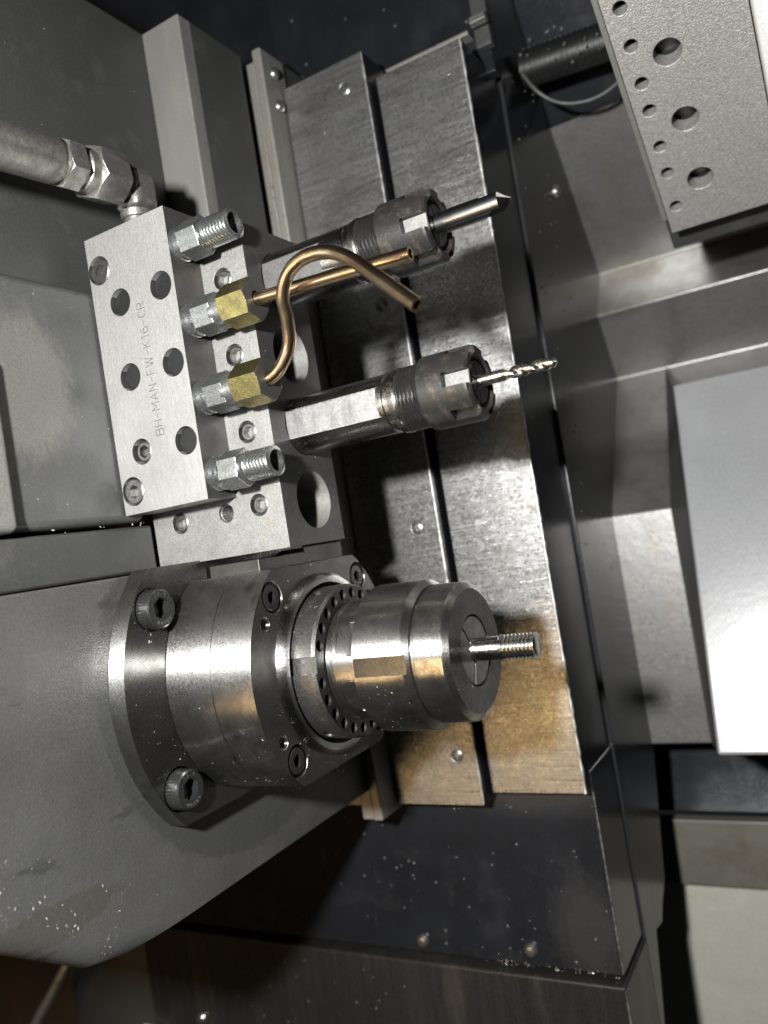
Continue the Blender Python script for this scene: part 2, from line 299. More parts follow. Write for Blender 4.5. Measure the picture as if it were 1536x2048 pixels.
def tube(bm, pts, r, seg=20, bore=None, rfun=None):
    pts = [Vector(p) for p in pts]; n = len(pts)
    tang = [((pts[min(i + 1, n - 1)] - pts[max(i - 1, 0)]).normalized()) for i in range(n)]
    u = tang[0].orthogonal().normalized(); rings = []
    for i in range(n):
        u = (u - tang[i] * u.dot(tang[i])).normalized(); v = tang[i].cross(u)
        rr = rfun(i) if rfun else r
        rings.append([bm.verts.new(pts[i] + (u * math.cos(2 * math.pi * k / seg) + v * math.sin(2 * math.pi * k / seg)) * rr) for k in range(seg)])
        last = (u, v)
    def join(A, B):
        for i in range(seg): bm.faces.new((A[i], A[(i + 1) % seg], B[(i + 1) % seg], B[i]))
    for A, B in zip(rings[:-1], rings[1:]): join(A, B)
    bm.faces.new(rings[0][::-1])
    if bore:
        u, v = last; d = tang[-1]
        def rg(off): return [bm.verts.new(pts[-1] + d * off + (u * math.cos(2 * math.pi * k / seg) + v * math.sin(2 * math.pi * k / seg)) * bore) for k in range(seg)]
        a = rg(0); b = rg(-8 * bore); join(rings[-1], a); join(a, b); bm.faces.new(b)
    else: bm.faces.new(rings[-1])

def spline(pts, n=10):
    P = [Vector(p) for p in pts]; out = []
    for i in range(len(P) - 1):
        p0 = P[max(i - 1, 0)]; p1 = P[i]; p2 = P[i + 1]; p3 = P[min(i + 2, len(P) - 1)]
        for k in range(n):
            t = k / n
            out.append(0.5 * ((2 * p1) + (p2 - p0) * t + (2 * p0 - 5 * p1 + 4 * p2 - p3) * t * t + (3 * p1 - p0 - 3 * p2 + p3) * t ** 3))
    out.append(P[-1]); return out

def mesh_of(bm, name='tmp'):
    bmesh.ops.recalc_face_normals(bm, faces=bm.faces[:])
    me = bpy.data.meshes.new(name); bm.to_mesh(me); bm.free(); return me

def finish(me, origin, smooth):
    me.transform(Matrix.Scale(S, 4) @ Matrix.Translation(-Vector(origin)))
    for p in me.polygons: p.use_smooth = True
    me.set_sharp_from_angle(angle=math.radians(smooth))
    return me

def build(name, bm, mat, parent=None, origin=None, cut=None, bevel=0.0, seg=2, smooth=24, bevel_angle=35, wn_sharp=46):
    """One mesh object. Geometry given in world millimetres; origin = the thing's base point."""
    if origin is None: origin = Vector(parent['base']) if parent is not None else Vector((0, 0, 0))
    me = mesh_of(bm, name)
    if cut is not None or bevel > 0:
        o = bpy.data.objects.new('tmp', me); C.objects.link(o); co = None
        if cut is not None:
            co = bpy.data.objects.new('tmpc', mesh_of(cut)); C.objects.link(co)
            b = o.modifiers.new('b', 'BOOLEAN'); b.object = co; b.operation = 'DIFFERENCE'; b.solver = 'EXACT'; b.use_self = True
        if bevel > 0:
            v = o.modifiers.new('v', 'BEVEL'); v.width = bevel; v.segments = seg; v.limit_method = 'ANGLE'
            v.angle_limit = math.radians(bevel_angle); v.use_clamp_overlap = True
        dg = bpy.context.evaluated_depsgraph_get(); dg.update()
        me2 = bpy.data.meshes.new_from_object(o.evaluated_get(dg))
        bpy.data.objects.remove(o)
        if co: bpy.data.objects.remove(co)
        me = me2; me.name = name
    if bevel > 0:
        for p in me.polygons: p.use_smooth = True
        me.set_sharp_from_angle(angle=math.radians(wn_sharp))
        o = bpy.data.objects.new('tmp', me); C.objects.link(o)
        wn = o.modifiers.new('w', 'WEIGHTED_NORMAL'); wn.mode = 'FACE_AREA'; wn.weight = 100; wn.keep_sharp = True
        dg = bpy.context.evaluated_depsgraph_get(); dg.update()
        me2 = bpy.data.meshes.new_from_object(o.evaluated_get(dg)); bpy.data.objects.remove(o); me = me2; me.name = name
        me.transform(Matrix.Scale(S, 4) @ Matrix.Translation(-Vector(origin)))
    else: finish(me, origin, smooth)
    me.materials.clear(); me.materials.append(M[mat])
    o = bpy.data.objects.new(name, me); C.objects.link(o)
    if parent is not None:
        o.parent = parent
        o.location = (Vector(origin) - Vector(root_base(parent))) * S if parent.type == 'EMPTY' else (Vector(origin) - Vector(parent['base'])) * S
    else:
        o.location = Vector(origin) * S
    o['base'] = tuple(origin)
    return o

def root_base(p): return p['base']

def paint(o, mat, test):
    o.data.materials.append(M[mat]); k = len(o.data.materials) - 1
    for p in o.data.polygons:
        if test(p.normal, p.center): p.material_index = k
    return o

def thing(name, label, cat, base, group=None):
    o = bpy.data.objects.new(name, None); C.objects.link(o); o.location = Vector(base) * S
    o.empty_display_size = 0.005
    o['base'] = tuple(base); o['label'] = label; o['category'] = cat
    if group: o['group'] = group
    return o

def tag(o, label, cat, group=None, kind=None):
    o['label'] = label
    if cat: o['category'] = cat
    if group: o['group'] = group
    if kind: o['kind'] = kind
    return o

def inst(name, me, parent, pos, rot=None):
    """alike piece: shares mesh data, placed at world pos (mm)."""
    o = bpy.data.objects.new(name, me); C.objects.link(o); o.parent = parent
    o.location = (Vector(pos) - Vector(parent['base'])) * S
    if rot: o.rotation_euler = rot
    o['base'] = tuple(pos)
    return o

def local_mesh(name, bm, mat, cut=None, bevel=0.0, smooth=32, seg=2):
    o = build(name, bm, mat, None, (0, 0, 0), cut, bevel, seg, smooth)
    me = o.data; bpy.data.objects.remove(o); return me

def nrm(ang): return Vector((0, -math.cos(math.radians(ang)), math.sin(math.radians(ang))))

# thread flank: radius modulated along a helix
def thread_prof(x0, x1, r, pitch, depth, step=None):
    step = step or pitch / 8
    n = max(2, int(round((x1 - x0) / step)))
    return [(x0 + (x1 - x0) * i / n, r) for i in range(n + 1)]
def thread_rad(pitch, depth, x0, x1):
    def f(a, t, r):
        k = ((t / pitch - a / (2 * math.pi)) % 1.0)
        tri = abs(k - 0.5) * 2
        tri = min(1, max(0, (tri - 0.08) / 0.84))
        fade = min(1, max(0, (t - x0) / pitch), max(0, (x1 - t) / (pitch * 0.5) + 0.15))
        if t <= x0 or t >= x1 + 1e-6: return r if t <= x0 else r - depth
        return r - depth * (1 - tri) * fade if fade > 0 else r
    return f

# shared screws, built along +X with the top of the head at x=0
def socket_head(r, h, hexr, knurl=True, name='socket_head_bolt', mat='black_oxide'):
    bm = nb(); n = 72 if knurl else 40
    def rad(a, t, rr):
        if knurl and rr > r * 0.985 and t < -h * 0.12: return rr - (0.16 * r / 5 if int(round(a / (2 * math.pi) * n)) % 2 else 0)
        return rr
    lathe(bm, [(-h, 0), (-h, r), (-h * 0.16, r), (-h * 0.06, r * 0.965), (0, r * 0.88), (0, 0)], seg=n, rad=rad)
    c = nb(); hexprism(c, (-h * 0.55, 0, 0), (1, 0, 0), hexr, 10)
    return local_mesh(name, bm, mat, c, 0.0, 28)
def set_screw(r, h, hexr, mat='ring_steel', name='set_screw'):
    bm = nb(); lathe(bm, [(-h, 0), (-h, r), (-0.35, r), (0, r * 0.8), (0, 0)], seg=40)
    c = nb(); hexprism(c, (-h * 0.93, 0, 0), (1, 0, 0), hexr, 20)
    return local_mesh(name, bm, mat, c, 0.0, 28)
ROT_NEG_Y = (0, 0, -math.pi / 2)       # local +X to world -Y

# ------------------------------------------------------------------ the setting: enclosure
def struct(name, o): o['kind'] = 'structure'; return o

bm = nb()
prism_x(bm, [(137, 240), (150, 240), (176, 200), (200.5, 166), (250.5, 109.5), (230.5, 86), (249.5, 57), (194.5, -8), (197, -107), (186, -135), (178, -157), (168, -163), (163, -168), (153, -166), (150, -176), (137, -215)], -94, -88)
tag(struct('enclosure_wall', build('enclosure_wall', bm, 'wall', origin=(-88, 170, 0), bevel=0.6)), 'glossy black side wall of the machine enclosure beside the way cover', None)

bm = nb(); prism_x(bm, [(150, 245), (176, 203), (198.3, 166.4), (203, 166.4), (180, 207), (155, 245)], -87.8, 130)
tag(struct('upper_chute', build('upper_chute', bm, 'panel', origin=(-88, 180, 200), bevel=0.6)), 'black sheet above the ridge of the chip chute', None)
prof = [(198.5, 166), (248, 109.5), (228, 86), (247, 57), (192, -8), (194.5, -107)]
back = [(y + 4, z) for y, z in prof][::-1]
bm = nb(); prism_x(bm, prof + back, -93, 130)
tag(struct('chip_chute', build('chip_chute', bm, 'chute', origin=(-88, 200, 0), bevel=0.7, seg=3, bevel_angle=20)), 'folded grey sheet chip chute running behind the way cover', None)

bm = nb(); prism_x(bm, [(197, -107.5), (246, -115), (230, -149), (238, -149), (254, -112), (250, -107.5)], -170, 130)  # shade of the recess is put in as a black material
tag(struct('chute_recess', build('chute_recess', bm, 'panel', origin=(0, 220, -125), bevel=0.6)), 'recess below the chip chute, its shade put in as black', None)
bm = nb(); box(bm, -170, 140, 222, 229, -180, -150)
tag(struct('sill_panel', build('sill_panel', bm, 'sill', origin=(0, 201, -155), bevel=0.8)), 'grey brown sill panel below the chute recess', None)
bm = nb(); box(bm, -330, 140, 230, 236, -330, -182)
tag(struct('back_panel', build('back_panel', bm, 'greenish', origin=(0, 205, -250), bevel=1)), 'pale green grey sheet panel at the lower right', None)
bm = nb(); box(bm, -340, -88.8, 108, 136.8, -159.5, -90)
ep = tag(struct('enclosure_panel', build('enclosure_panel', bm, 'panel_worn', origin=(-200, 108, -160), bevel=0.8)), 'black steel panel below the way cover with droplets', None)
bm = nb(); box(bm, -312, -87.6, 103.5, 136.5, -300, -160.5)
lp = tag(struct('lower_panel', build('lower_panel', bm, 'panel_brushed', origin=(-200, 104, -200), bevel=1.0)), 'dark brushed steel panel along the bottom edge', None)
bm = nb(); box(bm, -178, -86, 125, 131, 160, 330)
tag(struct('upper_panel', build('upper_panel', bm, 'panel', origin=(-130, 125, 200), bevel=0.8)), 'black steel panel above the way cover plates', None)
bm = nb(); box(bm, -330, -170, 150, 156, -80, 330)
tag(struct('rear_panel', build('rear_panel', bm, 'panel', origin=(-250, 150, 0), bevel=0.8)), 'dark rear panel behind the column', None)
bm = nb(); box(bm, -700, -300, 260, 266, -420, 40)
tag(struct('cabinet_wall', build('cabinet_wall', bm, 'brown', origin=(-450, 260, -200), bevel=0.8)), 'brown stained cabinet wall at the lower left', None)

def bead(parent, x, y, z0, z1, r, n=90):
    bm = nb(); tube(bm, [(x, y, z0 + (z1 - z0) * i / n) for i in range(n + 1)], r, 8, rfun=lambda i: r * (0.4 + 1.0 * random.random()))
    return build('worn_edge', bm, 'edge_dull', parent, origin=tuple(parent['base']), smooth=60)
M['edge_dull'] = mk('scuffed_panel_edge', (0.30, 0.295, 0.285), (0.10, 0.098, 0.095), 0.6, (0.35, 0.5), 0.5)
bead(ep, -89.05, 108.15, -158.5, -97, 0.34); bead(lp, -87.85, 103.75, -299, -161.5, 0.4)
# ------------------------------------------------------------------ way cover plates
def way_plate(label, x0, x1, y0, y1, z0, z1, screws, lip):
    t = thing('way_cover_plate', label, 'metal plate', ((x0 + x1) / 2, y0, z0), 'way cover plates')
    bm = nb(); box(bm, x0, x1, y0, y1, z0, z1)
    c = nb()
    for (x, z) in screws: cyl(c, (x, y0 - 1, z), (x, y0 + 0.25, z), 2.5, 28)
    paint(build('plate', bm, 'way', t, cut=c, bevel=0.45), 'panel', lambda n, c: abs(n.x) > 0.8)
    for (x, z) in screws:
        inst('screw', PAN, t, (x, y0 - 0.25, z), ROT_NEG_Y)
    bm = nb(); n = 150; L = z1 - z0 - 1.0                          # worn bare edge: an uneven bead along the fold
    pts = [(x1 - 0.12, y0 - 0.02, z0 + 0.5 + L * i / n) for i in range(n + 1)]
    tube(bm, pts, lip, 8, rfun=lambda i: lip * (0.55 + 0.9 * random.random()))
    build('worn_edge', bm, 'edge_bright', t, smooth=60)
    return t
bm = nb(); lathe(bm, [(-0.6, 0), (-0.6, 2.1), (-0.15, 2.1), (0.15, 1.6), (0.28, 0.8), (0.3, 0)], seg=28)
c = nb(); box(c, -0.1, 1, -1.2, 1.2, -0.22, 0.22); box(c, -0.1, 1, -0.22, 0.22, -1.2, 1.2)
PAN = local_mesh('screw', bm, 'zinc', c)
way_plate('left brushed steel way cover plate with cross head screws', -158.6, -124.2, 96, 112, -98, 171, [(-133, 160.7), (-132.2, 81), (-132.6, 0.6), (-131.5, -80.6)], 0.36)
way_plate('right brushed steel way cover plate beside the black wall', -122.9, -89.3, 101.5, 136.4, -95.6, 163, [], 0.55)

# rail and channel beside the plates
t = thing('guide_rail', 'long pale guide rail strip left of the way cover plates', 'rail', (-163, 85, -100))
bm = nb(); box(bm, -168.3, -163.4, 86, 100, -100.5, 180); build('rail_strip', bm, 'rail', t, bevel=0.7)
bm = nb(); box(bm, -163.3, -159.2, 85, 100, -100.5, 183.5); build('rail_strip', bm, 'rail', t, bevel=0.9)
bm = nb(); box(bm, -163.2, -160.2, 100.2, 124, -96, 184); build('channel', bm, 'cover', t, bevel=0.4)
for (y, z) in ((92.5, 176), (92.5, 163.5)):
    inst('screw', local_mesh('screw', (lambda b: (lathe(b, [(-0.5, 0), (-0.5, 2.4), (0.2, 2.3), (1.0, 1.7), (1.5, 0.8), (1.6, 0)], seg=28), b)[1])(nb()), 'zinc'), t, (-158.9, y, z))
bm = nb(); box(bm, -205, -169.5, 90, 96, -97, 60)
tag(build('slide_plate', bm, 'rail', origin=(-185, 90, -97), bevel=0.5), 'short brownish steel slide plate showing below the headstock', 'metal plate')
t = thing('panel_lip', 'thin bright steel lip with a bolt above the right way cover plate', 'bracket', (-116, 121, 182))
bm = nb(); box(bm, -136, -92, 119, 124.8, 173.5, 175); build('lip', bm, 'rail', t, bevel=0.3)
bm = nb(); box(bm, -90.5, -84.5, 121, 124.9, 168, 230); build('post', bm, 'cover', t, bevel=0.5)
bm = nb(); hexprism(bm, (-90, 118, 176), (-84, 118, 176), 2.2, 0); build('bolt', bm, 'zinc_dark', t, bevel=0.2)

# ------------------------------------------------------------------ column behind the tool block
t = thing('machine_column', 'dark grey painted machine column with a pale rounded corner', 'machine column', (-180, 47, 90))
bm = nb(); box(bm, -240, -180.2, -150, 47.4, 79, 180); build('side_panel', bm, 'cover', t, bevel=1.0)
bm = nb(); box(bm, -239, -164.6, 47.5, 79, 60, 180)
c = nb(); box(c, -166, -160, 71, 90, 50, 127.5)
build('corner_post', bm, 'bracket', t, cut=c, bevel=2.4, seg=5)
bm = nb(); box(bm, -166.2, -164.2, 52.5, 79.3, 50, 179.2); build('post_shade', bm, 'cover', t, bevel=0.3)  # dark sheet over the post's side face stands in for its shade

t = thing('slide_cover', 'dark grey slide cover with a rubbed pale patch left of the manifold', 'cover', (0, 0, 0))
bm = nb(); box(bm, -214, -172.8, -150, 8.5, 14.6, 80.5); build('cover_panel', bm, 'cover_worn', t, bevel=2.6, seg=4)
bm = nb(); box(bm, -214, -169.5, -150, -35.2, 14.4, 57); build('cover_flange', bm, 'bracket', t, bevel=2.2, seg=4)
bm = nb(); box(bm, -214, -174.2, -150, 11.2, 0.6, 13.6); build('lower_strip', bm, 'cover', t, bevel=0.8, seg=3)

# ------------------------------------------------------------------ headstock casting
bm = nb()
yz = [(94, 0.2), (94, -90), (-31, -90), (-36, -88.6), (-120, -31), (-150, -10), (-150, 0.2)]
prism_x(bm, yz, -240, -164)
bm.edges.ensure_lookup_table()
low = [e for e in bm.edges if all(abs(v.co.x + 164) < .1 and v.co.z < -9 and v.co.y < -30 for v in e.verts)]
oth = [e for e in bm.edges if all(abs(v.co.x + 164) < .1 for v in e.verts) and e not in low]
bmesh.ops.bevel(bm, geom=low, offset=7, segments=7, profile=0.5, affect='EDGES')
bm.edges.ensure_lookup_table()
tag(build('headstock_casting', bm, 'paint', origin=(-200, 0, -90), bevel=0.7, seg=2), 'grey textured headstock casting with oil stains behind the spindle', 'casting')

# ------------------------------------------------------------------ spindle
AY, AZ = 26.0, -32.2
AX = (0, AY, AZ)
sp = thing('spindle', 'polished steel spindle cartridge bolted to the grey headstock', 'spindle', (-164, AY, AZ))
def flatdisc(x0, x1, r, flat, seg=128):
    bm = nb(); pts = []
    for i in range(seg):
        a = 2 * math.pi * i / seg; y = r * math.cos(a); z = r * math.sin(a)
        if abs(z) <= flat: pts.append((AY + y, AZ + z))
        else:
            yy = math.sqrt(r * r - flat * flat); s = 1 if z > 0 else -1
            q = (AY + (yy if y > 0 else -yy), AZ + s * flat)
            if not pts or abs(pts[-1][0] - q[0]) + abs(pts[-1][1] - q[1]) > 1e-3: pts.append(q)
    prism_x(bm, pts, x0, x1); return bm
c = nb()
for (y, z) in ((-9.2, -9.4), (-8.7, -56.0)): cyl(c, (-160.7, y, z), (-157, y, z), 5.75, 48)
fl = paint(build('base_flange', flatdisc(-163.9, -158.4, 48.1, 33.4), 'turned', sp, origin=AX, cut=c, bevel=0.3), 'turned_dark', lambda n, c: n.x > 0.8)
SH6 = socket_head(5.1, 6.0, 2.95, mat='bolt_steel')
marks = []
for (y, z, rot) in ((-9.2, -9.4, 0.25), (-8.7, -56.0, 0.1)):
    b = inst('socket_head_bolt', SH6, fl, (-154.7, y, z), (rot, 0, 0))
    marks.append((b, y, z))
build('rear_sleeve', flatdisc(-158.3, -143.28, 34.4, 28), 'turned_worn', sp, origin=AX, bevel=0.25)
c = nb()
FB = [(-21.4, 21.0), (21.0, 21.4), (-21.2, -21.0), (21.0, -21.0)]
for (y, z) in FB: cyl(c, (-132.6, AY + y, AZ + z), (-129, AY + y, AZ + z), 4.15, 40)
for (y, z) in ((-25.8, 14.8), (-25.8, -15), (25.8, 14.8), (25.8, -15)): cyl(c, (-135, AY + y, AZ + z), (-129, AY + y, AZ + z), 1.75, 28)
cyl(c, (-137, AY, AZ), (-129, AY, AZ), 21.9, 96)
fs = paint(build('front_sleeve', flatdisc(-143.1, -130.1, 34.4, 28), 'turned_worn', sp, origin=AX, cut=c, bevel=0.22), 'dark_steel', lambda n, c: n.x > 0.8)
SH4 = socket_head(3.5, 3.6, 1.75, False)
for (y, z) in FB: inst('socket_head_bolt', SH4, fs, (-130.25, AY + y, AZ + z), (0.3, 0, 0))
bm = nb(); lathe(bm, [(-130.05, 24.7), (-128.9, 24.55), (-127.9, 23.6), (-127.75, 23.2), (-127.75, 21.95), (-136, 21.95), (-136, 21.98), (-130.05, 21.98)], AX, (1, 0, 0), 128, close=True)
build('boss_ring', bm, 'turned', sp, origin=AX, smooth=40)
bm = nb(); lathe(bm, [(-158, 33), (-130.6, 33), (-130.35, 33.9)], AX, (1, 0, 0), 64); bm.free()
# dark machined face: thin washer plate fixed to the front sleeve
bm = nb(); lathe(bm, [(-134, 0), (-134, 20.7), (-122.0, 20.7), (-121.2, 20.1), (-121.2, 14), (-124, 14), (-124, 0)], AX, (1, 0, 0), 144)
c = nb()
for k in range(24):
    if k == 0: continue
    n = nrm(7.5 + 15 * k); p = Vector(AX) + n * 18.15
    cyl(c, p + Vector((-124.6, 0, 0)), p + Vector((-120, 0, 0)), 1.5, 28)
n = nrm(7.3); tdir = Vector((0, math.sin(math.radians(7.3)), math.cos(math.radians(7.3))))
def pocket(c, x0, x1, ang, width, r0, r1):
    n = nrm(ang); td = Vector((0, math.sin(math.radians(ang)), math.cos(math.radians(ang)))); o = Vector(AX)
    vs = []
    for x in (x0, x1):
        for rr in (r0, r1):
            for s in (-1, 1):
                vs.append(c.verts.new(o + n * rr + td * s * width / 2 + Vector((x, 0, 0))))
    for f in ((0, 1, 3, 2), (4, 6, 7, 5), (0, 4, 5, 1), (2, 3, 7, 6), (0, 2, 6, 4), (1, 5, 7, 3)): c.faces.new([vs[i] for i in f])
pocket(c, -140, -110, 7.3, 4.4, 19.5, 24); pocket(c, -140, -110, 187.3, 4.4, 19.5, 24)
for a in (71, -56, 160, -150):
    n = nrm(a); p = Vector((-126.3, AY, AZ))
    cyl(c, p + n * 18.4, p + n * 24, 1.6, 24)
paint(build('slotted_ring', bm, 'ring_steel', sp, origin=AX, cut=c, smooth=20), 'black_oxide', lambda n, c: n.x > 0.9)

# ------------------------------------------------------------------ collet chuck on the spindle nose
cc = thing('collet_chuck', 'stepped steel collet chuck nut on the spindle nose', 'collet chuck', (-110, AY, AZ))
bm = nb()
lathe(bm, [(-124, 0), (-124, 13.8), (-121, 13.8), (-120.9, 15.7), (-119.6, 15.8), (-119.2, 15.1), (-118.6, 15.1), (-118.2, 16.2), (-114.2, 16.4), (-113.8, 16.9), (-111.2, 16.9),
           (-111.0, 18.9), (-110.8, 19.15), (-97.3, 19.15), (-97.0, 19.0), (-95.7, 17.6), (-95.5, 17.0), (-94.8, 17.0), (-94.6, 17.5), (-94.3, 17.65), (-87.2, 17.4), (-86.9, 17.2), (-85.9, 15.6), (-85.9, 9.05), (-92, 9.05), (-92, 0)],
      AX, (1, 0, 0), 144)
c = nb()
for a in (3, 123, 243): pocket(c, -111.5, -96.3, a, 4.7, 18.3, 24)
for a in (28, 148, 268, -25, 95, 215): pocket(c, -117.6, -111.1, a, 9, 15.95, 22)
paint(build('nut_body', bm, 'turned_worn', cc, origin=AX, cut=c, smooth=17), 'turned_dark', lambda n, c: n.x > 0.9 or (abs(n.x) < 0.1 and 17.9 < math.hypot(c.y, c.z) * 1000 < 18.7 and -111.3 < c.x * 1000 < -96.4))
bm = nb()
slit = [50, -70, 170]
for k in range(3):
    a0 = math.radians(slit[(k + 1) % 3] if k != 2 else slit[0]); 
for k, (a, b) in enumerate(((-70, 50), (50, 170), (170, 290))):
    bm2 = bm; n0 = 20; g = 2.0; pts = []
    aa = [math.radians(a + g + (b - a - 2 * g) * i / n0) for i in range(n0 + 1)]
    outer = [(AY - 8.55 * math.cos(t), AZ + 8.55 * math.sin(t)) for t in aa]
    g2 = 5.5
    ab = [math.radians(a + g2 + (b - a - 2 * g2) * i / n0) for i in range(n0 + 1)]
    inner = [(AY - 3.0 * math.cos(t), AZ + 3.0 * math.sin(t)) for t in ab]
    s = nb(); prism_x(s, outer + inner[::-1], -93, -86.2)
    build('collet_segment', s, 'ring_steel', cc, origin=AX, bevel=0.12)

st = thing('threaded_stud', 'bright threaded stud gripped in the spindle collet', 'stud', (-85, AY, AZ - .1))
o = (0, AY, AZ + .1)
bm = nb(); lathe(bm, [(-96, 0), (-96, 2.95), (-79.6, 2.95), (-79.0, 2.5), (-78.4, 2.5), (-78.4, 0)], o, (1, 0, 0), 48); build('shank', bm, 'stud', st, origin=o, smooth=40)
bm = nb(); x0, x1 = -78.9, -69.9
lathe(bm, [(x0 - .1, 0)] + thread_prof(x0, x1, 3.2, 1.0, 0.62, 0.1) + [(x1 + .05, 2.75), (x1 + .35, 2.45), (x1 + .35, 0)], o, (1, 0, 0), 48, rad=lambda a, t, r: thread_rad(1.0, 0.62, x0, x1)(a, t, r) if t <= x1 else r)
build('thread', bm, 'stud', st, origin=o, smooth=50)

# ------------------------------------------------------------------ gang tool block
tb = thing('tool_block', 'tall steel gang tool block with bored holes and set screws', 'tool block', (-150, 25, 0.8))
bm = nb(); box(bm, -173.6, -127, 11.5, 38.5, 0.8, 88)
c = nb()
for z in (12.9, 33.3, 53.6, 74.2): cyl(c, (-180, 26, z), (-120, 26, z), 8.05, 72)
SS = [(-135.3, 74.8), (-135.3, 54.0), (-135.1, 33.0), (-135.0, 13.2), (-163.5, 12.4)]
for (x, z) in SS:
    lathe(c, [(0, 0), (0, 3.0), (2.45, 3.0), (3.1, 3.55), (3.1, 0)], (x, 14.0, z), (0, -1, 0), 40)
cyl(c, (-146.4, 10, 12.7), (-146.4, 45, 12.7), 2.6, 40)
paint(build('block', bm, 'block', tb, cut=c, bevel=0.3), 'dark_face', lambda n, c: n.x > 0.8)
SSM = set_screw(2.55, 4, 1.65)
for i, (x, z) in enumerate(SS):
    s = inst('set_screw', SSM, tb, (x, 12.0 + 0.15 * (i % 2), z), ROT_NEG_Y); s.rotation_euler = (0.4 * i, 0, -math.pi / 2)
bm = nb(); lathe(bm, [(0.4, 3.0), (0.4, 2.62)] + [(0.6 + 0.12 * i, 2.62 - (0.45 if (i // 2) % 2 else 0)) for i in range(60)] + [(8, 3.0)], (-146.4, 11.5, 12.7), (0, 1, 0), 32)
build('threaded_hole', bm, 'ring_steel', tb, smooth=30)

# ------------------------------------------------------------------ coolant manifold
mf = thing('coolant_manifold', 'flat ground steel coolant manifold with engraved lettering and round holes', 'manifold', (-157, 5, 16.5))
bm = nb(); box(bm, -172, -142, 0, 11.4, 16.5, 94.2)
c = nb()
for (x, z) in ((-162.0, 74.0), (-146.8, 74.3), (-162.5, 53.4), (-146.6, 53.6), (-146.4, 32.7)): cyl(c, (x, -1, z), (x, 9.5, z), 3.75, 56)
for (x, z) in ((-168.1, 84.6), (-167.9, 22.7)): cyl(c, (x, -1, z), (x, 5, z), 4.0, 48)
cyl(c, (-162.5, -1, 32.8), (-162.5, 5, 32.8), 3.55, 48)
paint(build('block', bm, 'ground', mf, cut=c, bevel=0.28), 'dark_face', lambda n, c: n.x > 0.8)
PLUG = local_mesh('hole_plug', (lambda b: (lathe(b, [(-2, 0), (-2, 3.7), (-0.2, 3.7), (0, 3.5), (0, 0)], seg=48), b)[1])(nb()), 'conduit')
for (x, z) in ((-162.0, 74.0), (-146.8, 74.3), (-162.5, 53.4), (-146.6, 53.6), (-146.4, 32.7)): inst('hole_plug', PLUG, mf, (x, 1.6, z), ROT_NEG_Y)
SHM = socket_head(3.6, 4.0, 1.9, False, 'socket_head_screw', 'ring_steel')
for i, (x, z) in enumerate(((-168.1, 84.6), (-167.9, 22.7))):
    s = inst('socket_head_screw', SHM, mf, (x, 0.25, z)); s.rotation_euler = (0.3 + i, 0, -math.pi / 2)
s = inst('set_screw', set_screw(3.0, 4, 1.9), mf, (-162.5, 0.9, 32.8)); s.rotation_euler = (0.2, 0, -math.pi / 2)

# engraved single stroke lettering: BH-MAN-FW-K16-CR, reading up the block
GL = {
 'B': [[(0, 0), (0, 1), (.45, 1), (.6, .88), (.6, .64), (.45, .53), (0, .53)], [(.45, .53), (.66, .4), (.66, .13), (.48, 0), (0, 0)]],
 'H': [[(0, 0), (0, 1)], [(.65, 0), (.65, 1)], [(0, .5), (.65, .5)]],
 '-': [[(.05, .48), (.5, .48)]],
 'M': [[(0, 0), (0, 1), (.4, .35), (.8, 1), (.8, 0)]],
 'A': [[(0, 0), (.38, 1), (.76, 0)], [(.15, .36), (.61, .36)]],
 'N': [[(0, 0), (0, 1), (.65, 0), (.65, 1)]],
 'F': [[(0, 0), (0, 1), (.58, 1)], [(0, .52), (.48, .52)]],
 'W': [[(0, 1), (.24, 0), (.48, .85), (.72, 0), (.96, 1)]],
 'K': [[(0, 0), (0, 1)], [(.6, 1), (0, .42)], [(.2, .6), (.64, 0)]],
 '1': [[(.05, .78), (.28, 1), (.28, 0)]],
 '6': [[(.55, .95), (.3, 1), (.05, .7), (0, .3), (.12, .06), (.35, 0), (.56, .12), (.6, .33), (.5, .53), (.28, .58), (.05, .42)]],
 'C': [[(.66, .82), (.5, .98), (.25, 1), (.04, .75), (0, .5), (.04, .25), (.25, 0), (.5, .02), (.66, .18)]],
 'R': [[(0, 0), (0, 1), (.45, 1), (.62, .86), (.62, .62), (.45, .5), (0, .5)], [(.3, .5), (.64, 0)]]}
WID = {'B': .66, 'H': .65, '-': .55, 'M': .8, 'A': .76, 'N': .65, 'F': .58, 'W': .96, 'K': .64, '1': .36, '6': .6, 'C': .66, 'R': .64}
txt = 'BH-MAN-FW-K16-CR'; hgt = 2.75; gap = 0.29
tw = sum(WID[ch] for ch in txt) + gap * (len(txt) - 1); hx = 36.0 / (tw)       # run length 36 mm
bm = nb(); pos = 0.0; wd = 0.10
for ch in txt:
    for ln in GL[ch]:
        P = [Vector((-153.6 - y * hgt, -0.012, 35.9 + (pos + x) * hx)) for x, y in ln]
        for a, b in zip(P[:-1], P[1:]):
            d = (b - a).normalized(); nn = Vector((d.z, 0, -d.x)) * wd; e = d * wd * 0.8
            q = [bm.verts.new(p) for p in (a - e + nn, a - e - nn, b + e - nn, b + e + nn)]
            q2 = [bm.verts.new(v.co + Vector((0, 0.02, 0))) for v in q]
            bm.faces.new(q); bm.faces.new(q2[::-1])
            for i in range(4): bm.faces.new((q[i], q2[i], q2[(i + 1) % 4], q[(i + 1) % 4]))
    pos += WID[ch] + gap
lt = build('lettering', bm, 'ink', mf); lt['label'] = 'engraved lettering BH-MAN-FW-K16-CR'

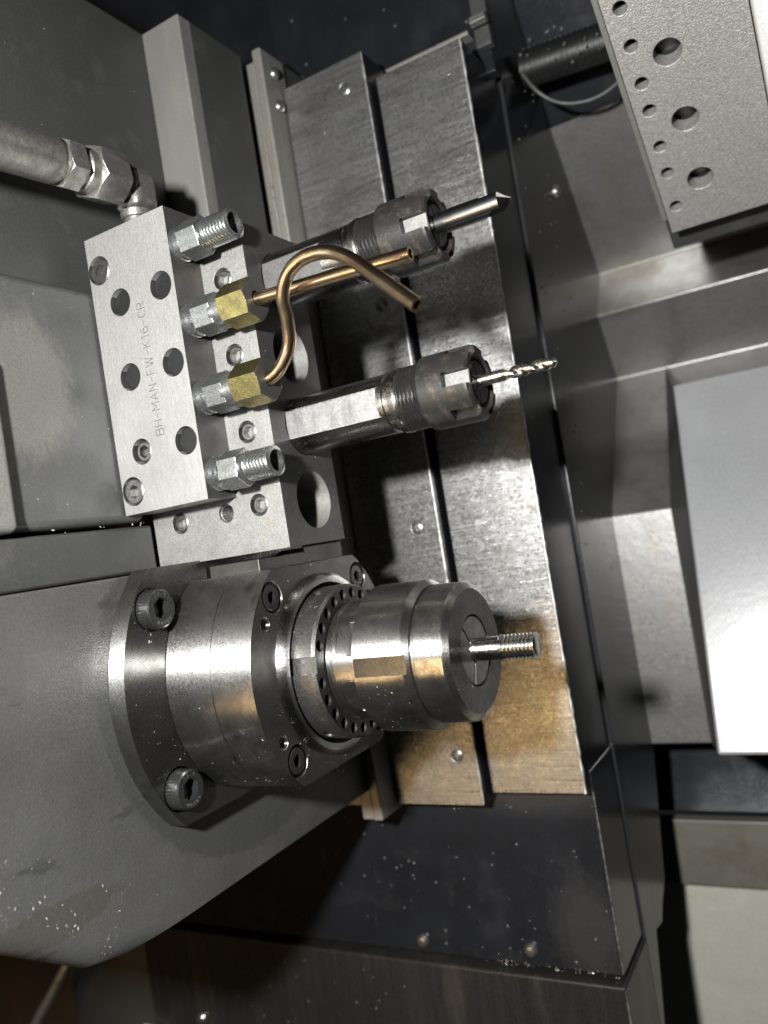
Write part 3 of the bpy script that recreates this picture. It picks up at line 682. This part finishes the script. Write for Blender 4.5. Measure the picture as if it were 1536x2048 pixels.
# ------------------------------------------------------------------ pipe fittings
FY = 4.6
def fitting(label, z, xo, nut, hexang):
    t = thing('pipe_fitting', label, 'pipe fitting', (-142, FY, z), 'pipe fittings on the manifold')
    ax = (0, FY, z)
    bm = nb(); lathe(bm, [(-143, 0), (-143, 4.5), (-141.3, 4.6), (-141.0, 4.2), (-140.6, 4.2), (-140.3, 4.6), (-139.4, 4.6), (-139.0, 4.0), (-138.4, 4.0), (-138.4, 0)], ax, (1, 0, 0), 48)
    build('collar', bm, 'zinc', t, origin=ax, smooth=30)
    bm = nb(); hexprism(bm, (-139.2 + xo, FY, z), (-132.8 + xo, FY, z), 5.25, hexang)
    build('hex', bm, 'zinc', t, origin=ax, bevel=0.22)
    if not nut:
        x0, x1 = -131.7 + xo, -123.6 + xo
        bm = nb(); pr = [(-133 + xo, 0), (-133 + xo, 3.7), (x0 - 0.4, 3.6)] + thread_prof(x0, x1, 3.95, 1.05, 0.5, 0.105) + [(x1 + .25, 3.3), (x1 + .3, 3.1), (x1 + .3, 2.75), (x1 - 5, 2.75), (x1 - 5, 0)]
        lathe(bm, pr, ax, (1, 0, 0), 48, rad=lambda a, tt, r: thread_rad(1.05, 0.5, x0, x1)(a, tt, r) if r > 3.9 else r)
        build('threaded_spout', bm, 'zinc', t, origin=ax, smooth=48)
    else:
        bm = nb(); lathe(bm, [(-133, 0), (-133, 4.7), (-130.6, 4.75), (-129.2, 4.4), (-129.2, 0)], ax, (1, 0, 0), 48)
        build('shoulder', bm, 'zinc', t, origin=ax, smooth=30)
        bm = nb(); hexprism(bm, (-129.3, FY, z), (-120.2, FY, z), 5.75, hexang - 2)
        c = nb(); lathe(c, [(-131, 6.6), (-131, 5.1), (-129.3, 5.1), (-128.2, 6.6)], ax, (1, 0, 0), 48, close=True)
        lathe(c, [(-118, 7), (-118, 4.9), (-120.2, 4.9), (-121.4, 7)], ax, (1, 0, 0), 48, close=True)
        cyl(c, (-122.5, FY, z), (-118, FY, z), 1.95, 32)
        paint(build('brass_nut', bm, 'brass', t, origin=ax, cut=c, bevel=0.1), 'dark_face', lambda n, c: n.x > 0.5)  # nut end painted dark to carry the shade on its front face
    return t
fitting('open threaded zinc fitting at the top of the manifold', 84.6, 0, False, -16)
fitting('zinc fitting with yellow nut holding the straight copper tube', 64.0, 0.8, True, -14)
fitting('zinc fitting with yellow nut holding the bent copper tube', 43.3, 0.8, True, -14)
fitting('open threaded zinc fitting at the bottom of the manifold', 22.9, 1.4, False, -2 + 4)

bm = nb(); tube(bm, [(-122.4 + 0.98 * i, FY, 63.9 - 0.045 * i) for i in range(48)], 1.68, 28, bore=1.1)
tag(build('coolant_tube', bm, 'copper', origin=(-100, FY, 63)), 'straight copper coolant tube pointing along the upper tool holder', 'tube', 'copper coolant tubes')
pp = [(-122.4, FY, 43.3), (-120.0, 4.5, 43.4), (-116.0, 4.4, 45.4), (-112.3, 4.0, 50.0), (-110.2, 1.9, 55.2), (-108.6, -0.9, 60.3), (-105.0, -2.5, 64.4), (-99.7, -3.0, 66.4), (-93.4, -3.0, 65.8), (-87.2, -4.0, 62.1), (-80.7, -5.9, 55.9), (-74.6, -7.9, 49.9), (-70.2, -9.6, 45.7)]
bm = nb(); tube(bm, spline(pp, 9), 1.68, 28, bore=1.1, rfun=lambda i: 1.68 + 0.05 * math.sin(i * 0.21) + 0.02 * math.sin(i * 0.9))
c = nb(); v0 = Vector((-70.2, -9.6, 45.7)); box(c, v0.x - 1.0, v0.x + 3, v0.y - 4, v0.y + 4, v0.z + 0.2, v0.z + 3.5)
tag(build('coolant_tube', bm, 'copper', origin=(-100, 0, 55)), 'S bent copper coolant tube with a cut open end', 'tube', 'copper coolant tubes')
bpy.data.objects.remove(bpy.data.objects.new('x', None)); c.free()

# ------------------------------------------------------------------ coolant hose on top of the manifold
hs = thing('coolant_hose', 'dull steel coolant hose with hex fittings and elbow above the manifold', 'hose', (-158, 8, 94))
bm = nb(); lathe(bm, [(93.6, 0), (93.6, 3.5), (95.2, 3.6), (95.6, 3.2), (96.2, 3.6), (97.4, 3.6), (97.6, 4.2), (99.4, 4.4), (99.6, 0)], (-158, 7.2, 0), (0, 0, 1), 40)
build('elbow_stub', bm, 'zinc_dark', hs, smooth=30)
bm = nb(); box(bm, -162.8, -153.2, 3.2, 12.6, 99.5, 111.4); build('elbow', bm, 'zinc_dark', hs, bevel=2.8, seg=5)
dirh = Vector((0, -1, -0.055)).normalized(); h0 = Vector((-158, 2.2, 107.0))
def hp(t): return h0 + dirh * t
bm = nb(); cyl(bm, hp(-1.6), hp(1.6), 5.6, 40); build('seal_ring', bm, 'rubber', hs, bevel=0.4)
bm = nb(); hexprism(bm, hp(1.4), hp(11.0), 7.5, 8)
c = nb(); lathe(c, [(-3, 9), (-3, 6.5), (1.4, 6.5), (2.6, 9)], h0, dirh, 48, close=True); lathe(c, [(14, 9.5), (14, 6.2), (11, 6.2), (8.9, 9.5)], h0, dirh, 48, close=True)
build('hose_nut', bm, 'zinc_dark', hs, cut=c, bevel=0.15)
bm = nb(); lathe(bm, [(10.4, 0), (10.4, 5.9), (13.4, 5.6), (13.8, 5.0), (15.2, 5.2), (15.2, 0)], h0, dirh, 40); build('hose_sleeve', bm, 'zinc_dark', hs, smooth=30)
bm = nb(); hexprism(bm, hp(15.4), hp(20.6), 6.6, 2)
c = nb(); lathe(c, [(24, 9), (24, 5.6), (20.7, 5.6), (18.9, 9)], h0, dirh, 40, close=True); build('hose_hex', bm, 'zinc_dark', hs, cut=c, bevel=0.2)
bm = nb(); lathe(bm, [(20.0, 0), (20.0, 5.2), (22.2, 5.2), (22.4, 5.9), (24, 6.0), (60, 6.15), (110, 6.2), (110, 0)], h0, dirh, 40, rad=lambda a, t, r: r * (1 + 0.012 * math.sin(a * 6 + t * .2))); build('ferrule', bm, 'zinc_dark', hs, smooth=30)

# ------------------------------------------------------------------ tool holders and drills
def holder(label, z, xs, slot, seed):
    Y = 25.9; ax = (0, Y, z)
    t = thing('tool_holder', label, 'tool holder', (-127, Y, z), 'collet tool holders in the block')
    bm = nb(); lathe(bm, [(-172, 0), (-172, 7.85), (-97.2 + xs, 7.85), (-96.9 + xs, 7.3), (-95.6 + xs, 7.3), (-95.2 + xs, 8.3), (-93.8 + xs, 8.5), (-93.2 + xs, 8.3), (-93.2 + xs, 0)], ax, (1, 0, 0), 96)
    c = nb(); box(c, -127.8, -98.6 + xs * 2.4, Y - 12, Y - 6.85, z - 8, z + 8)
    build('shank', bm, 'shank', t, origin=ax, cut=c, bevel=0.1)
    bm = nb(); box(bm, -127.5, -98.9 + xs * 2.4, Y - 6.875, Y - 6.2, z - 3.62, z + 3.62)
    build('flat', bm, 'shank_flat' if z < 50 else 'dull_flat', t, origin=ax)
    x0, x1 = -93.2 + xs, -86.6 + xs
    bm = nb(); lathe(bm, [(x0, 0)] + thread_prof(x0, x1, 8.3, 1.1, 0.5, 0.11) + [(x1 + .1, 0)], ax, (1, 0, 0), 64, rad=lambda a, tt, r: thread_rad(1.1, 0.5, x0, x1 + 2)(a, tt, r) if r > 1 else r)
    build('thread', bm, 'black_oxide', t, origin=ax, smooth=48)
    a, b = -87.3 + xs, -72.7 + xs
    bm = nb(); lathe(bm, [(a, 0), (a, 8.5), (a + .8, 9.3), (a + 1.3, 9.45), (b - 1.3, 9.45), (b - 0.5, 9.2), (b, 8.5), (b, 7.0), (b - 0.8, 6.2), (b - 2.2, 5.6), (b - 2.2, 0)], ax, (1, 0, 0), 96)
    c = nb()
    for k in range(6):
        ang = slot + 60 * k; n = nrm(ang); td = Vector((0, math.sin(math.radians(ang)), math.cos(math.radians(ang)))); o = Vector(ax); vs = []
        for x in (b - 6.6, b + 2):
            for rr in (7.2, 13):
                for s in (-1, 1): vs.append(c.verts.new(o + n * rr + td * s * 1.85 + Vector((x, 0, 0))))
        for f in ((0, 1, 3, 2), (4, 6, 7, 5), (0, 4, 5, 1), (2, 3, 7, 6), (0, 2, 6, 4), (1, 5, 7, 3)): c.faces.new([vs[i] for i in f])
    build('clamping_nut', bm, 'collet_nut_black', t, origin=ax, cut=c, bevel=0.18, wn_sharp=30)
    for k in range(6):          # bare milled floors of the spanner slots
        ang = slot + 60 * k; n = nrm(ang); td = Vector((0, math.sin(math.radians(ang)), math.cos(math.radians(ang)))); o = Vector(ax); s_ = nb(); vs = []
        for x in (b - 6.45, b - 0.25):
            for rr in (6.8, 7.24):
                for s in (-1, 1): vs.append(s_.verts.new(o + n * rr + td * s * 1.7 + Vector((x, 0, 0))))
        for f in ((0, 1, 3, 2), (4, 6, 7, 5), (0, 4, 5, 1), (2, 3, 7, 6), (0, 2, 6, 4), (1, 5, 7, 3)): s_.faces.new([vs[i] for i in f])
        build('slot_floor', s_, 'bright_cut', t, origin=ax, bevel=0.08)
    bm = nb(); lathe(bm, [(b - 4, 0), (b - 4, 5.5), (b - 1.0, 5.5), (b - 0.5, 5.0), (b - 0.5, 0)], ax, (1, 0, 0), 64)
    c = nb()
    for k in range(8):
        ang = 12 + 45 * k; n = nrm(ang); td = Vector((0, math.sin(math.radians(ang)), math.cos(math.radians(ang)))); o = Vector(ax); vs = []
        for x in (b - 2.5, b + 2):
            for rr in (2.2, 7):
                for s in (-1, 1): vs.append(c.verts.new(o + n * rr + td * s * 0.2 + Vector((x, 0, 0))))
        for f in ((0, 1, 3, 2), (4, 6, 7, 5), (0, 4, 5, 1), (2, 3, 7, 6), (0, 2, 6, 4), (1, 5, 7, 3)): c.faces.new([vs[i] for i in f])
    build('collet', bm, 'black_oxide', t, origin=ax, cut=c)
    return t
holder('upper collet tool holder with black nut, behind the bent copper tube', 74.2, -4.1, -5, 1)
holder('lower collet tool holder with bright flat on its shank', 33.4, 0, 6, 2)

# spot drill
ax = (0, 25.9, 74.3)
sd = thing('spot_drill', 'thick straight spot drill with a cone point in the upper holder', 'drill', (-79, 25.9, 74.3))
bm = nb(); lathe(bm, [(-82, 0), (-82, 2.75), (-60.5, 2.75), (-57.95, 0.25), (-57.75, 0)], ax, (1, 0, 0), 64)
c = nb()
def wedge(c, ang):
    # a quarter of the round removed near the point, running out at a slope
    n = nrm(ang); td = Vector((0, math.sin(math.radians(ang)), math.cos(math.radians(ang)))); o = Vector(ax)
    P = [(-65.8, 3.3), (-62.6, 0.35), (-55, 0.35), (-55, 6), (-65.8, 6)]
    A_ = [c.verts.new(o + Vector((x, 0, 0)) + n * r_ + td * -0.25) for x, r_ in P]
    B_ = [c.verts.new(o + Vector((x, 0, 0)) + n * r_ + td * 6) for x, r_ in P]
    k = len(P)
    for i in range(k): c.faces.new((A_[i], A_[(i + 1) % k], B_[(i + 1) % k], B_[i]))
    c.faces.new(A_[::-1]); c.faces.new(B_)
wedge(c, 48); wedge(c, 228)
paint(build('drill_body', bm, 'carbide', sd, origin=ax, cut=c, smooth=30), 'tip', lambda n, c: c.x * 1000 > -65.8 and n.z > 0.12 and abs(math.hypot(c.y, c.z) * 1000 - 2.74) > 0.03)  # upward facets of the point painted paler, standing in for light on them

# twist drill
ax = (0, 25.9, 33.6)
td_ = thing('twist_drill', 'thin spiral twist drill in the lower holder', 'drill', (-76, 25.9, 33.6))
bm = nb(); lathe(bm, [(-80, 0), (-80, 1.5), (-67.2, 1.5), (-66.9, 1.42), (-66.9, 0)], ax, (1, 0, 0), 40); build('shank', bm, 'drill', td_, origin=ax)
bm = nb(); nseg = 56; rings = []; L0, L1 = -68.4, -53.4; steps = 90
for i in range(steps + 1):
    x = L0 + (L1 - L0) * i / steps; tw_ = 2 * math.pi * (x - L0) / 10.5
    run = min(1, (x - L0) / 3.0); tip = max(0, 1 - max(0, x - (L1 - 0.8)) / 0.8 * 0.75)
    ring = []
    for k in range(nseg):
        a = 2 * math.pi * k / nseg
        ph = math.cos(2 * (a)); fl_ = max(0, (ph + 0.25) / 1.25) ** 0.6
        r = 1.5 * (1 - 0.58 * fl_ * run) * tip
        ring.append(bm.verts.new(Vector(ax) + Vector((x + (0.0 if tip == 1 else 0), r * math.cos(a + tw_), r * math.sin(a + tw_)))))
    rings.append(ring)
for A_, B_ in zip(rings[:-1], rings[1:]):
    for k in range(nseg): bm.faces.new((A_[k], A_[(k + 1) % nseg], B_[(k + 1) % nseg], B_[k]))
bm.faces.new(rings[0][::-1]); bm.faces.new(rings[-1])
build('flutes', bm, 'drill', td_, origin=ax, smooth=42)

# ------------------------------------------------------------------ small brackets between block and spindle
bm = nb(); box(bm, -163.5, -150, 50, 72, -5.2, 0.3)
tag(build('spacer_block', bm, 'bracket', origin=(-157, 60, -5), bevel=0.3), 'small grey spacer block under the far corner of the tool block', 'block')
bm = nb(); prism_x(bm, [(14, -5.0), (14, -0.9), (35.3, -0.9), (38.2, -5.0)], -157.8, -140)
tag(build('clamp_piece', bm, 'dark_steel', origin=(-150, 26, -5), bevel=0.3), 'dark clamp piece on top of the spindle below the tool block', 'clamp')

# ------------------------------------------------------------------ perforated block at upper right
E2 = Vector((0, 0.817, -0.576)); E1 = Vector((1, 0, 0)); EN = Vector((0, -0.576, -0.817)); PA = Vector((-40, 81.5, 142.6))
def pl(u, v, h=0): return PA + E1 * u + E2 * v + EN * h
def slab(bm, u0, u1, v0, v1, h0, h1):
    vs = [bm.verts.new(pl(u, v, h)) for u in (u0, u1) for v in (v0, v1) for h in (h0, h1)]
    for f in ((0, 1, 3, 2), (4, 6, 7, 5), (0, 4, 5, 1), (2, 3, 7, 6), (0, 2, 6, 4), (1, 5, 7, 3)): bm.faces.new([vs[i] for i in f])
pb = thing('perforated_block', 'tilted bead blasted steel block with big and small drilled holes', 'tool block', tuple(pl(15, 60, -20)))
bm = nb(); slab(bm, 0, 37.5, -40, 88.6, -6.5, 0)
c = nb()
for (u, v) in ((14.1, 23.1), (14.0, 46.4), (13.7, 69.7), (14.1, -0.2)): cyl(c, pl(u, v, -20), pl(u, v, 1), 4.15, 48)
for (u, v) in ((4.9, 16.9), (4.75, 29.5), (4.6, 39.1), (4.5, 52.8), (4.3, 63.5), (3.9, 77.6), (5.0, 5)): cyl(c, pl(u, v, -20), pl(u, v, 1), 2.05, 36)
build('drilled_plate', bm, 'cast', pb, cut=c, bevel=0.35)
bm = nb(); slab(bm, -2.6, 44, -40, 104, -34, -9.5); build('body', bm, 'cover', pb, bevel=0.5)
bm = nb(); slab(bm, -2.0, -0.25, -40, 83, -9.4, -0.8); build('side_strip', bm, 'bracket', pb, bevel=0.25)
bm = nb(); slab(bm, 1.5, 37, -40, 86, -9.6, -7.6); build('spacer', bm, 'rubber', pb)  # black sheet behind the plate stands in for shade inside the holes
bm = nb(); slab(bm, 37.8, 90, -60, 60, -30, 6)
tag(build('white_cover', bm, 'white', origin=tuple(pl(60, 0, -20)), bevel=6, seg=5), 'white rounded cover at the top right corner', 'cover')

# ------------------------------------------------------------------ pale cover plate lying on the chute
bm = nb()
D = Vector((0, -45.4, -153.6)).normalized(); Nn = Vector((0, -0.959, 0.2835)); q0 = Vector((-52, 174.4, 39.9))
vs = []
for u in (0, 150):
    for v in (0, 138.9):
        for h in (0, -5): vs.append(bm.verts.new(q0 + Vector((u, 0, 0)) + D * v + Nn * h))
for f in ((0, 1, 3, 2), (4, 6, 7, 5), (0, 4, 5, 1), (2, 3, 7, 6), (0, 2, 6, 4), (1, 5, 7, 3)): bm.faces.new([vs[i] for i in f])
cp = thing('cover_plate', 'large pale grey cover plate glaring white at its lower end', 'cover plate', (0, 200, -100))
build('plate', bm, 'cover_plate', cp, bevel=1.0, seg=3)
bm = nb()
P4 = [q0 + D * 3 + Nn * -2, q0 + D * 138 + Nn * -2, Vector((-63.6, 192.5, -106)), Vector((-63.6, 191.5, -8)), Vector((-65, 246, 57))]
f0 = [bm.verts.new(p) for p in P4]; f1 = [bm.verts.new(p + Vector((1.5, 1.0, 0))) for p in P4]
k = len(P4)
bm.faces.new(f0); bm.faces.new(f1[::-1])
for i in range(k): bm.faces.new((f0[i], f1[i], f1[(i + 1) % k], f0[(i + 1) % k]))
build('side_flange', bm, 'cover', cp)  # dark paint stands in for shade on the unlit flange

# ------------------------------------------------------------------ black corrugated conduit and cable
bm = nb(); pts = [(-86 + 0.35 * i, 163 + 0.02 * i, 176.5 - 0.02 * i) for i in range(190)]
tube(bm, pts, 7.2, 32, rfun=lambda i: 7.0 + (0.3 if (i // 3) % 2 else 0))
tag(build('conduit', bm, 'conduit', origin=(-60, 165, 176), smooth=40), 'black corrugated conduit partly hidden behind the perforated block', 'conduit')
bm = nb(); tube(bm, spline([(-86, 158, 174), (-81, 160, 164), (-73.5, 164, 158), (-63, 167, 156.2), (-53, 168, 158.5), (-44, 168, 165), (-36, 168, 175)], 10), 0.85, 12)
tag(build('cable', bm, 'cover', origin=(-63, 167, 156)), 'thin grey cable hanging in a loop below the conduit', 'cable')
bm = nb(); lathe(bm, [(0, 0), (0, 2.6), (1.2, 2.5), (2.2, 1.6), (2.5, 0)], (-88, 188, 134), (1, 0, 0), 28)
tag(build('wall_screw', bm, 'zinc_dark', origin=(-88, 188, 134)), 'domed screw in the black wall left of the chute', 'screw')
for (x, z) in ((-164.2, -154.5), (-120.7, -153.5)):
    bm = nb(); lathe(bm, [(0, 0), (0, 2.6), (1.0, 2.5), (2.0, 1.7), (2.4, 0)], (x, 107.9, z), (0, -1, 0), 28)
    tag(build('panel_screw', bm, 'zinc', origin=(x, 108, z)), 'domed screw left of the chips on the black lower panel ledge' if x < -150 else 'domed screw among the chips near the panel right corner', 'screw')
bm = nb(); lathe(bm, [(0, 0), (0, 2.8), (1.0, 2.7), (2.0, 1.7), (2.4, 0)], (-281, 103.4, -198.5), (0, -1, 0), 28)
tag(build('panel_screw', bm, 'zinc', origin=(-281, 103.4, -198.5)), 'lone domed screw at the bottom edge of the dark panel', 'screw')

# ------------------------------------------------------------------ lower left background
bm = nb()
prof2 = [(-430, 150), (-418, 141), (-404, 137), (-388, 136), (-372, 138), (-356, 145), (-343, 152), (-334, 150), (-326, 140), (-318, 128)]
front = [(x, y) for x, y in spline([(a, b, 0) for a, b in prof2], 6) for _ in (0,)] if False else [(p.x, p.y) for p in spline([(a, b, 0) for a, b in prof2], 6)]
A_ = []; 
for zz in (-330, -150):
    A_.append(([bm.verts.new((x, y, zz)) for x, y in front], [bm.verts.new((x, y + 3, zz)) for x, y in front]))
n = len(front)
for i in range(n - 1):
    bm.faces.new((A_[0][0][i], A_[0][0][i + 1], A_[1][0][i + 1], A_[1][0][i])); bm.faces.new((A_[0][1][i], A_[1][1][i], A_[1][1][i + 1], A_[0][1][i + 1]))
    bm.faces.new((A_[0][0][i], A_[0][1][i], A_[0][1][i + 1], A_[0][0][i + 1])); bm.faces.new((A_[1][0][i], A_[1][0][i + 1], A_[1][1][i + 1], A_[1][1][i]))
for e in (0, n - 1): bm.faces.new((A_[0][0][e], A_[1][0][e], A_[1][1][e], A_[0][1][e]))
tag(build('curved_guard', bm, 'cover', origin=(-370, 140, -250), smooth=60), 'curved dark sheet guard at the bottom left', 'guard')
bm = nb(); pts = spline([(-371, 118, -178), (-378, 112, -189), (-392, 110, -206), (-408, 109, -224), (-424, 108, -246)], 40)
tube(bm, pts, 2.6, 16, rfun=lambda i: 2.5 + 0.22 * (i % 2))
tag(build('braided_hose', bm, 'zinc_dark', origin=(-395, 110, -206), smooth=20), 'thin braided metal hose below the headstock at lower left', 'hose')
bm = nb(); box(bm, -318, -307, 99, 103, -222, -206)
tag(build('clip', bm, 'white', origin=(-312, 101, -214), bevel=1), 'small white plastic clip at the bottom edge', 'clip')

# ------------------------------------------------------------------ head markings on the big bolts
def head_marks(parent, y, z):
    bm = nb(); 
    def glyphs(text, a0, step, flip):
        for i, ch in enumerate(text):
            a = a0 + i * step
            cu = bpy.data.curves.new('t', 'FONT'); cu.body = ch; cu.size = 1.15; cu.align_x = 'CENTER'; cu.align_y = 'CENTER'; cu.extrude = 0.06
            ob = bpy.data.objects.new('t', cu); C.objects.link(ob)
            dg = bpy.context.evaluated_depsgraph_get(); dg.update()
            me = bpy.data.meshes.new_from_object(ob.evaluated_get(dg)); bpy.data.objects.remove(ob)
            n = nrm(a)                                   # outward on the head face
            up = n if not flip else -n
            right = up.cross(Vector((1, 0, 0)))
            mat = Matrix((right, up, Vector((1, 0, 0)))).transposed().to_4x4()
            mat.translation = Vector((-154.7, y, z)) + n * 3.72
            me.transform(mat); bm.from_mesh(me); bpy.data.meshes.remove(me)
    glyphs('12.9', 64, 17, False)
    glyphs('00580', -62, -17, False)
    return build('head_marking', bm, 'mark', parent, origin=(-154.7, y, z))
for (b, y, z) in marks: head_marks(fl, y, z)

# ------------------------------------------------------------------ chips and droplets
def sliver(bm, p, n, L, W):
    n = Vector(n).normalized(); u = n.orthogonal().normalized(); a = random.uniform(0, 6.28)
    d = (u * math.cos(a) + n.cross(u) * math.sin(a)); s = n.cross(d)
    p = Vector(p); prev = None; k = 3; bend = random.uniform(-0.6, 0.6) * L; lift = random.uniform(0.0, 0.35) * L
    for i in range(k + 1):
        t = i / k - 0.5
        c0 = p + d * t * L + s * bend * (t * t) + n * (0.06 + lift * (0.25 - t * t))
        tw_ = random.uniform(-0.7, 0.7)
        sd_ = (s * math.cos(tw_) + n * abs(math.sin(tw_))) * W * (1 - 1.4 * abs(t))
        q = (bm.verts.new(c0 - sd_), bm.verts.new(c0 + sd_))
        if prev: bm.faces.new((prev[0], prev[1], q[1], q[0]))
        prev = q
bm = nb(); R_ = random.Random(3); rnd = R_.uniform
def scatter(n, fn, lmin=0.25, lmax=1.1):
    for _ in range(n):
        p, nn = fn(); L = lmin + (lmax - lmin) * (R_.random() ** 2.5); sliver(bm, p, nn, L, L * rnd(0.10, 0.24))
def on_cyl(x0, x1, r, a0, a1):
    def f():
        a = rnd(a0, a1); n = nrm(a); return Vector((rnd(x0, x1), AY, AZ)) + n * r, n
    return f
def on_x(x, y0, y1, z0, z1): return lambda: (Vector((x, rnd(y0, y1), rnd(z0, z1))), Vector((1, 0, 0)))
def on_y(y, x0, x1, z0, z1): return lambda: (Vector((rnd(x0, x1), y, rnd(z0, z1))), Vector((0, -1, 0)))
scatter(40, on_cyl(-142, -131, 34.4, -58, -15), .15, .5); scatter(20, on_cyl(-157.5, -144, 34.4, -58, 0), .15, .5); scatter(45, on_cyl(-110, -97, 19.2, -80, 0), .15, .6); scatter(12, on_cyl(-94, -88, 17.5, -80, 0), .15, .4)
scatter(30, on_cyl(-133, -122.5, 20.7, -60, 80), 0.2, 0.6)
def ringx(x, r0, r1, a0=-90, a1=90):
    def f():
        a = rnd(a0, a1); return Vector((x, AY, AZ)) + nrm(a) * rnd(r0, r1), Vector((1, 0, 0))
    return f
scatter(45, ringx(-130.1, 25, 30), 0.2, 0.7); scatter(40, ringx(-158.4, 35, 47, -40, 40), 0.2, 0.8); scatter(20, ringx(-85.9, 9.5, 15.5), .15, .5)
scatter(26, on_x(-163.95, -60, 40, -88, -5), 0.15, 0.6)
def corner():
    t = R_.random() ** 0.8; e = Vector((0, -34 - 86 * t, -89.5 + 59 * t)); ns = Vector((0, -0.565, -0.824)); ph = rnd(-0.5, 1.0)
    n = Vector((1, 0, 0)) * math.cos(ph) + ns * math.sin(ph)
    q = Vector((-171.0, e.y, e.z)) - ns * 7.0 + n * 7.05
    if ph < 0.05: q = Vector((-163.95, e.y, e.z)) - ns * (7 + 12 * R_.random() ** 2); n = Vector((1, 0, 0))
    return q, n
scatter(700, corner, 0.2, 0.9)
def block_face(z0, z1):
    def f():
        while True:
            y, z = rnd(12.5, 38), rnd(z0, z1)
            if all(math.hypot(y - 26, z - k) > 8.9 for k in (12.9, 33.3, 53.6, 74.2)): return Vector((-126.95, y, z)), Vector((1, 0, 0))
    return f
scatter(45, block_face(1, 30), 0.15, 0.5); scatter(25, block_face(30, 87), 0.15, 0.45)
scatter(25, on_y(11.45, -173, -128, 1, 15), 0.15, 0.5); scatter(18, on_y(-0.05, -171, -143, 17, 94), 0.15, 0.45)
scatter(30, on_x(-172.75, -40, 8, 15, 80), 0.15, 0.6)
scatter(20, on_x(-180.1, -60, 47, 100, 178), 0.3, 0.8)
scatter(60, on_y(107.6, -140, -90, -160, -158.2), 0.25, 0.8)
scatter(40, on_y(107.9, -190, -90, -158, -100), 0.2, 0.8)
scatter(25, on_y(95.9, -158, -125, -97, 170), 0.2, 0.7); scatter(30, on_y(101.4, -122, -90, -95, 162), 0.2, 0.7)
scatter(30, lambda: (Vector((rnd(-157, -128), rnd(0, 45), AZ + 28.1)), Vector((0, 0, 1))), 0.3, 1.2)
scatter(8, lambda: (Vector((-173 + rnd(-.5, .5), rnd(-40, 10), 14.1 + rnd(-.5, .5))), Vector((1, 0, 0))), 0.4, 1.6)
me = mesh_of(bm, 'metal_chips'); finish(me, (0, 0, 0), 60); me.materials.append(M['chip'])
o = bpy.data.objects.new('metal_chips', me); C.objects.link(o); tag(o, 'tiny bright metal chips sprinkled over the machine parts', 'metal chips', kind='stuff')

bm = nb()
def droplet(p, n, r):
    n = Vector(n).normalized(); d, u, v = frame(n); lathe(bm, [(0, r), (r * .35, r * .9), (r * .62, r * .55), (r * .72, 0)], p, n, 10)
for _ in range(38):
    droplet((rnd(-200, -90), 107.95, rnd(-156, -98)), (0, -1, 0), rnd(0.25, 0.55))
for _ in range(36): droplet((-87.95, rnd(140, 190), rnd(-100, 190)), (1, 0, 0), rnd(0.3, 0.6))
for _ in range(22): droplet((rnd(-170, -92), 124.95, rnd(175, 225)), (0, -1, 0), rnd(0.3, 0.6))
for _ in range(30): droplet((rnd(-84, -42), 154.6, rnd(166, 184)), (0, -1, 0), rnd(0.3, 0.6))
for _ in range(10): droplet((rnd(-88, -62), 193, rnd(-90, -20)), (0, -1, 0), rnd(0.3, 0.5))
for _ in range(40): droplet((rnd(-260, -95), 103.4, rnd(-200, -165)), (0, -1, 0), rnd(0.25, 0.5))
for _ in range(10): droplet((rnd(-168, -160), 84.9, rnd(100, 178)), (0, -1, 0), rnd(0.25, 0.5))
me = mesh_of(bm, 'coolant_droplets'); finish(me, (0, 0, 0), 80); me.materials.append(M['drop'])
o = bpy.data.objects.new('coolant_droplets', me); C.objects.link(o); tag(o, 'small coolant droplets clinging to the black panels', 'droplets', kind='stuff')

for ob in list(bpy.data.objects):
    if 'base' in ob: del ob['base']
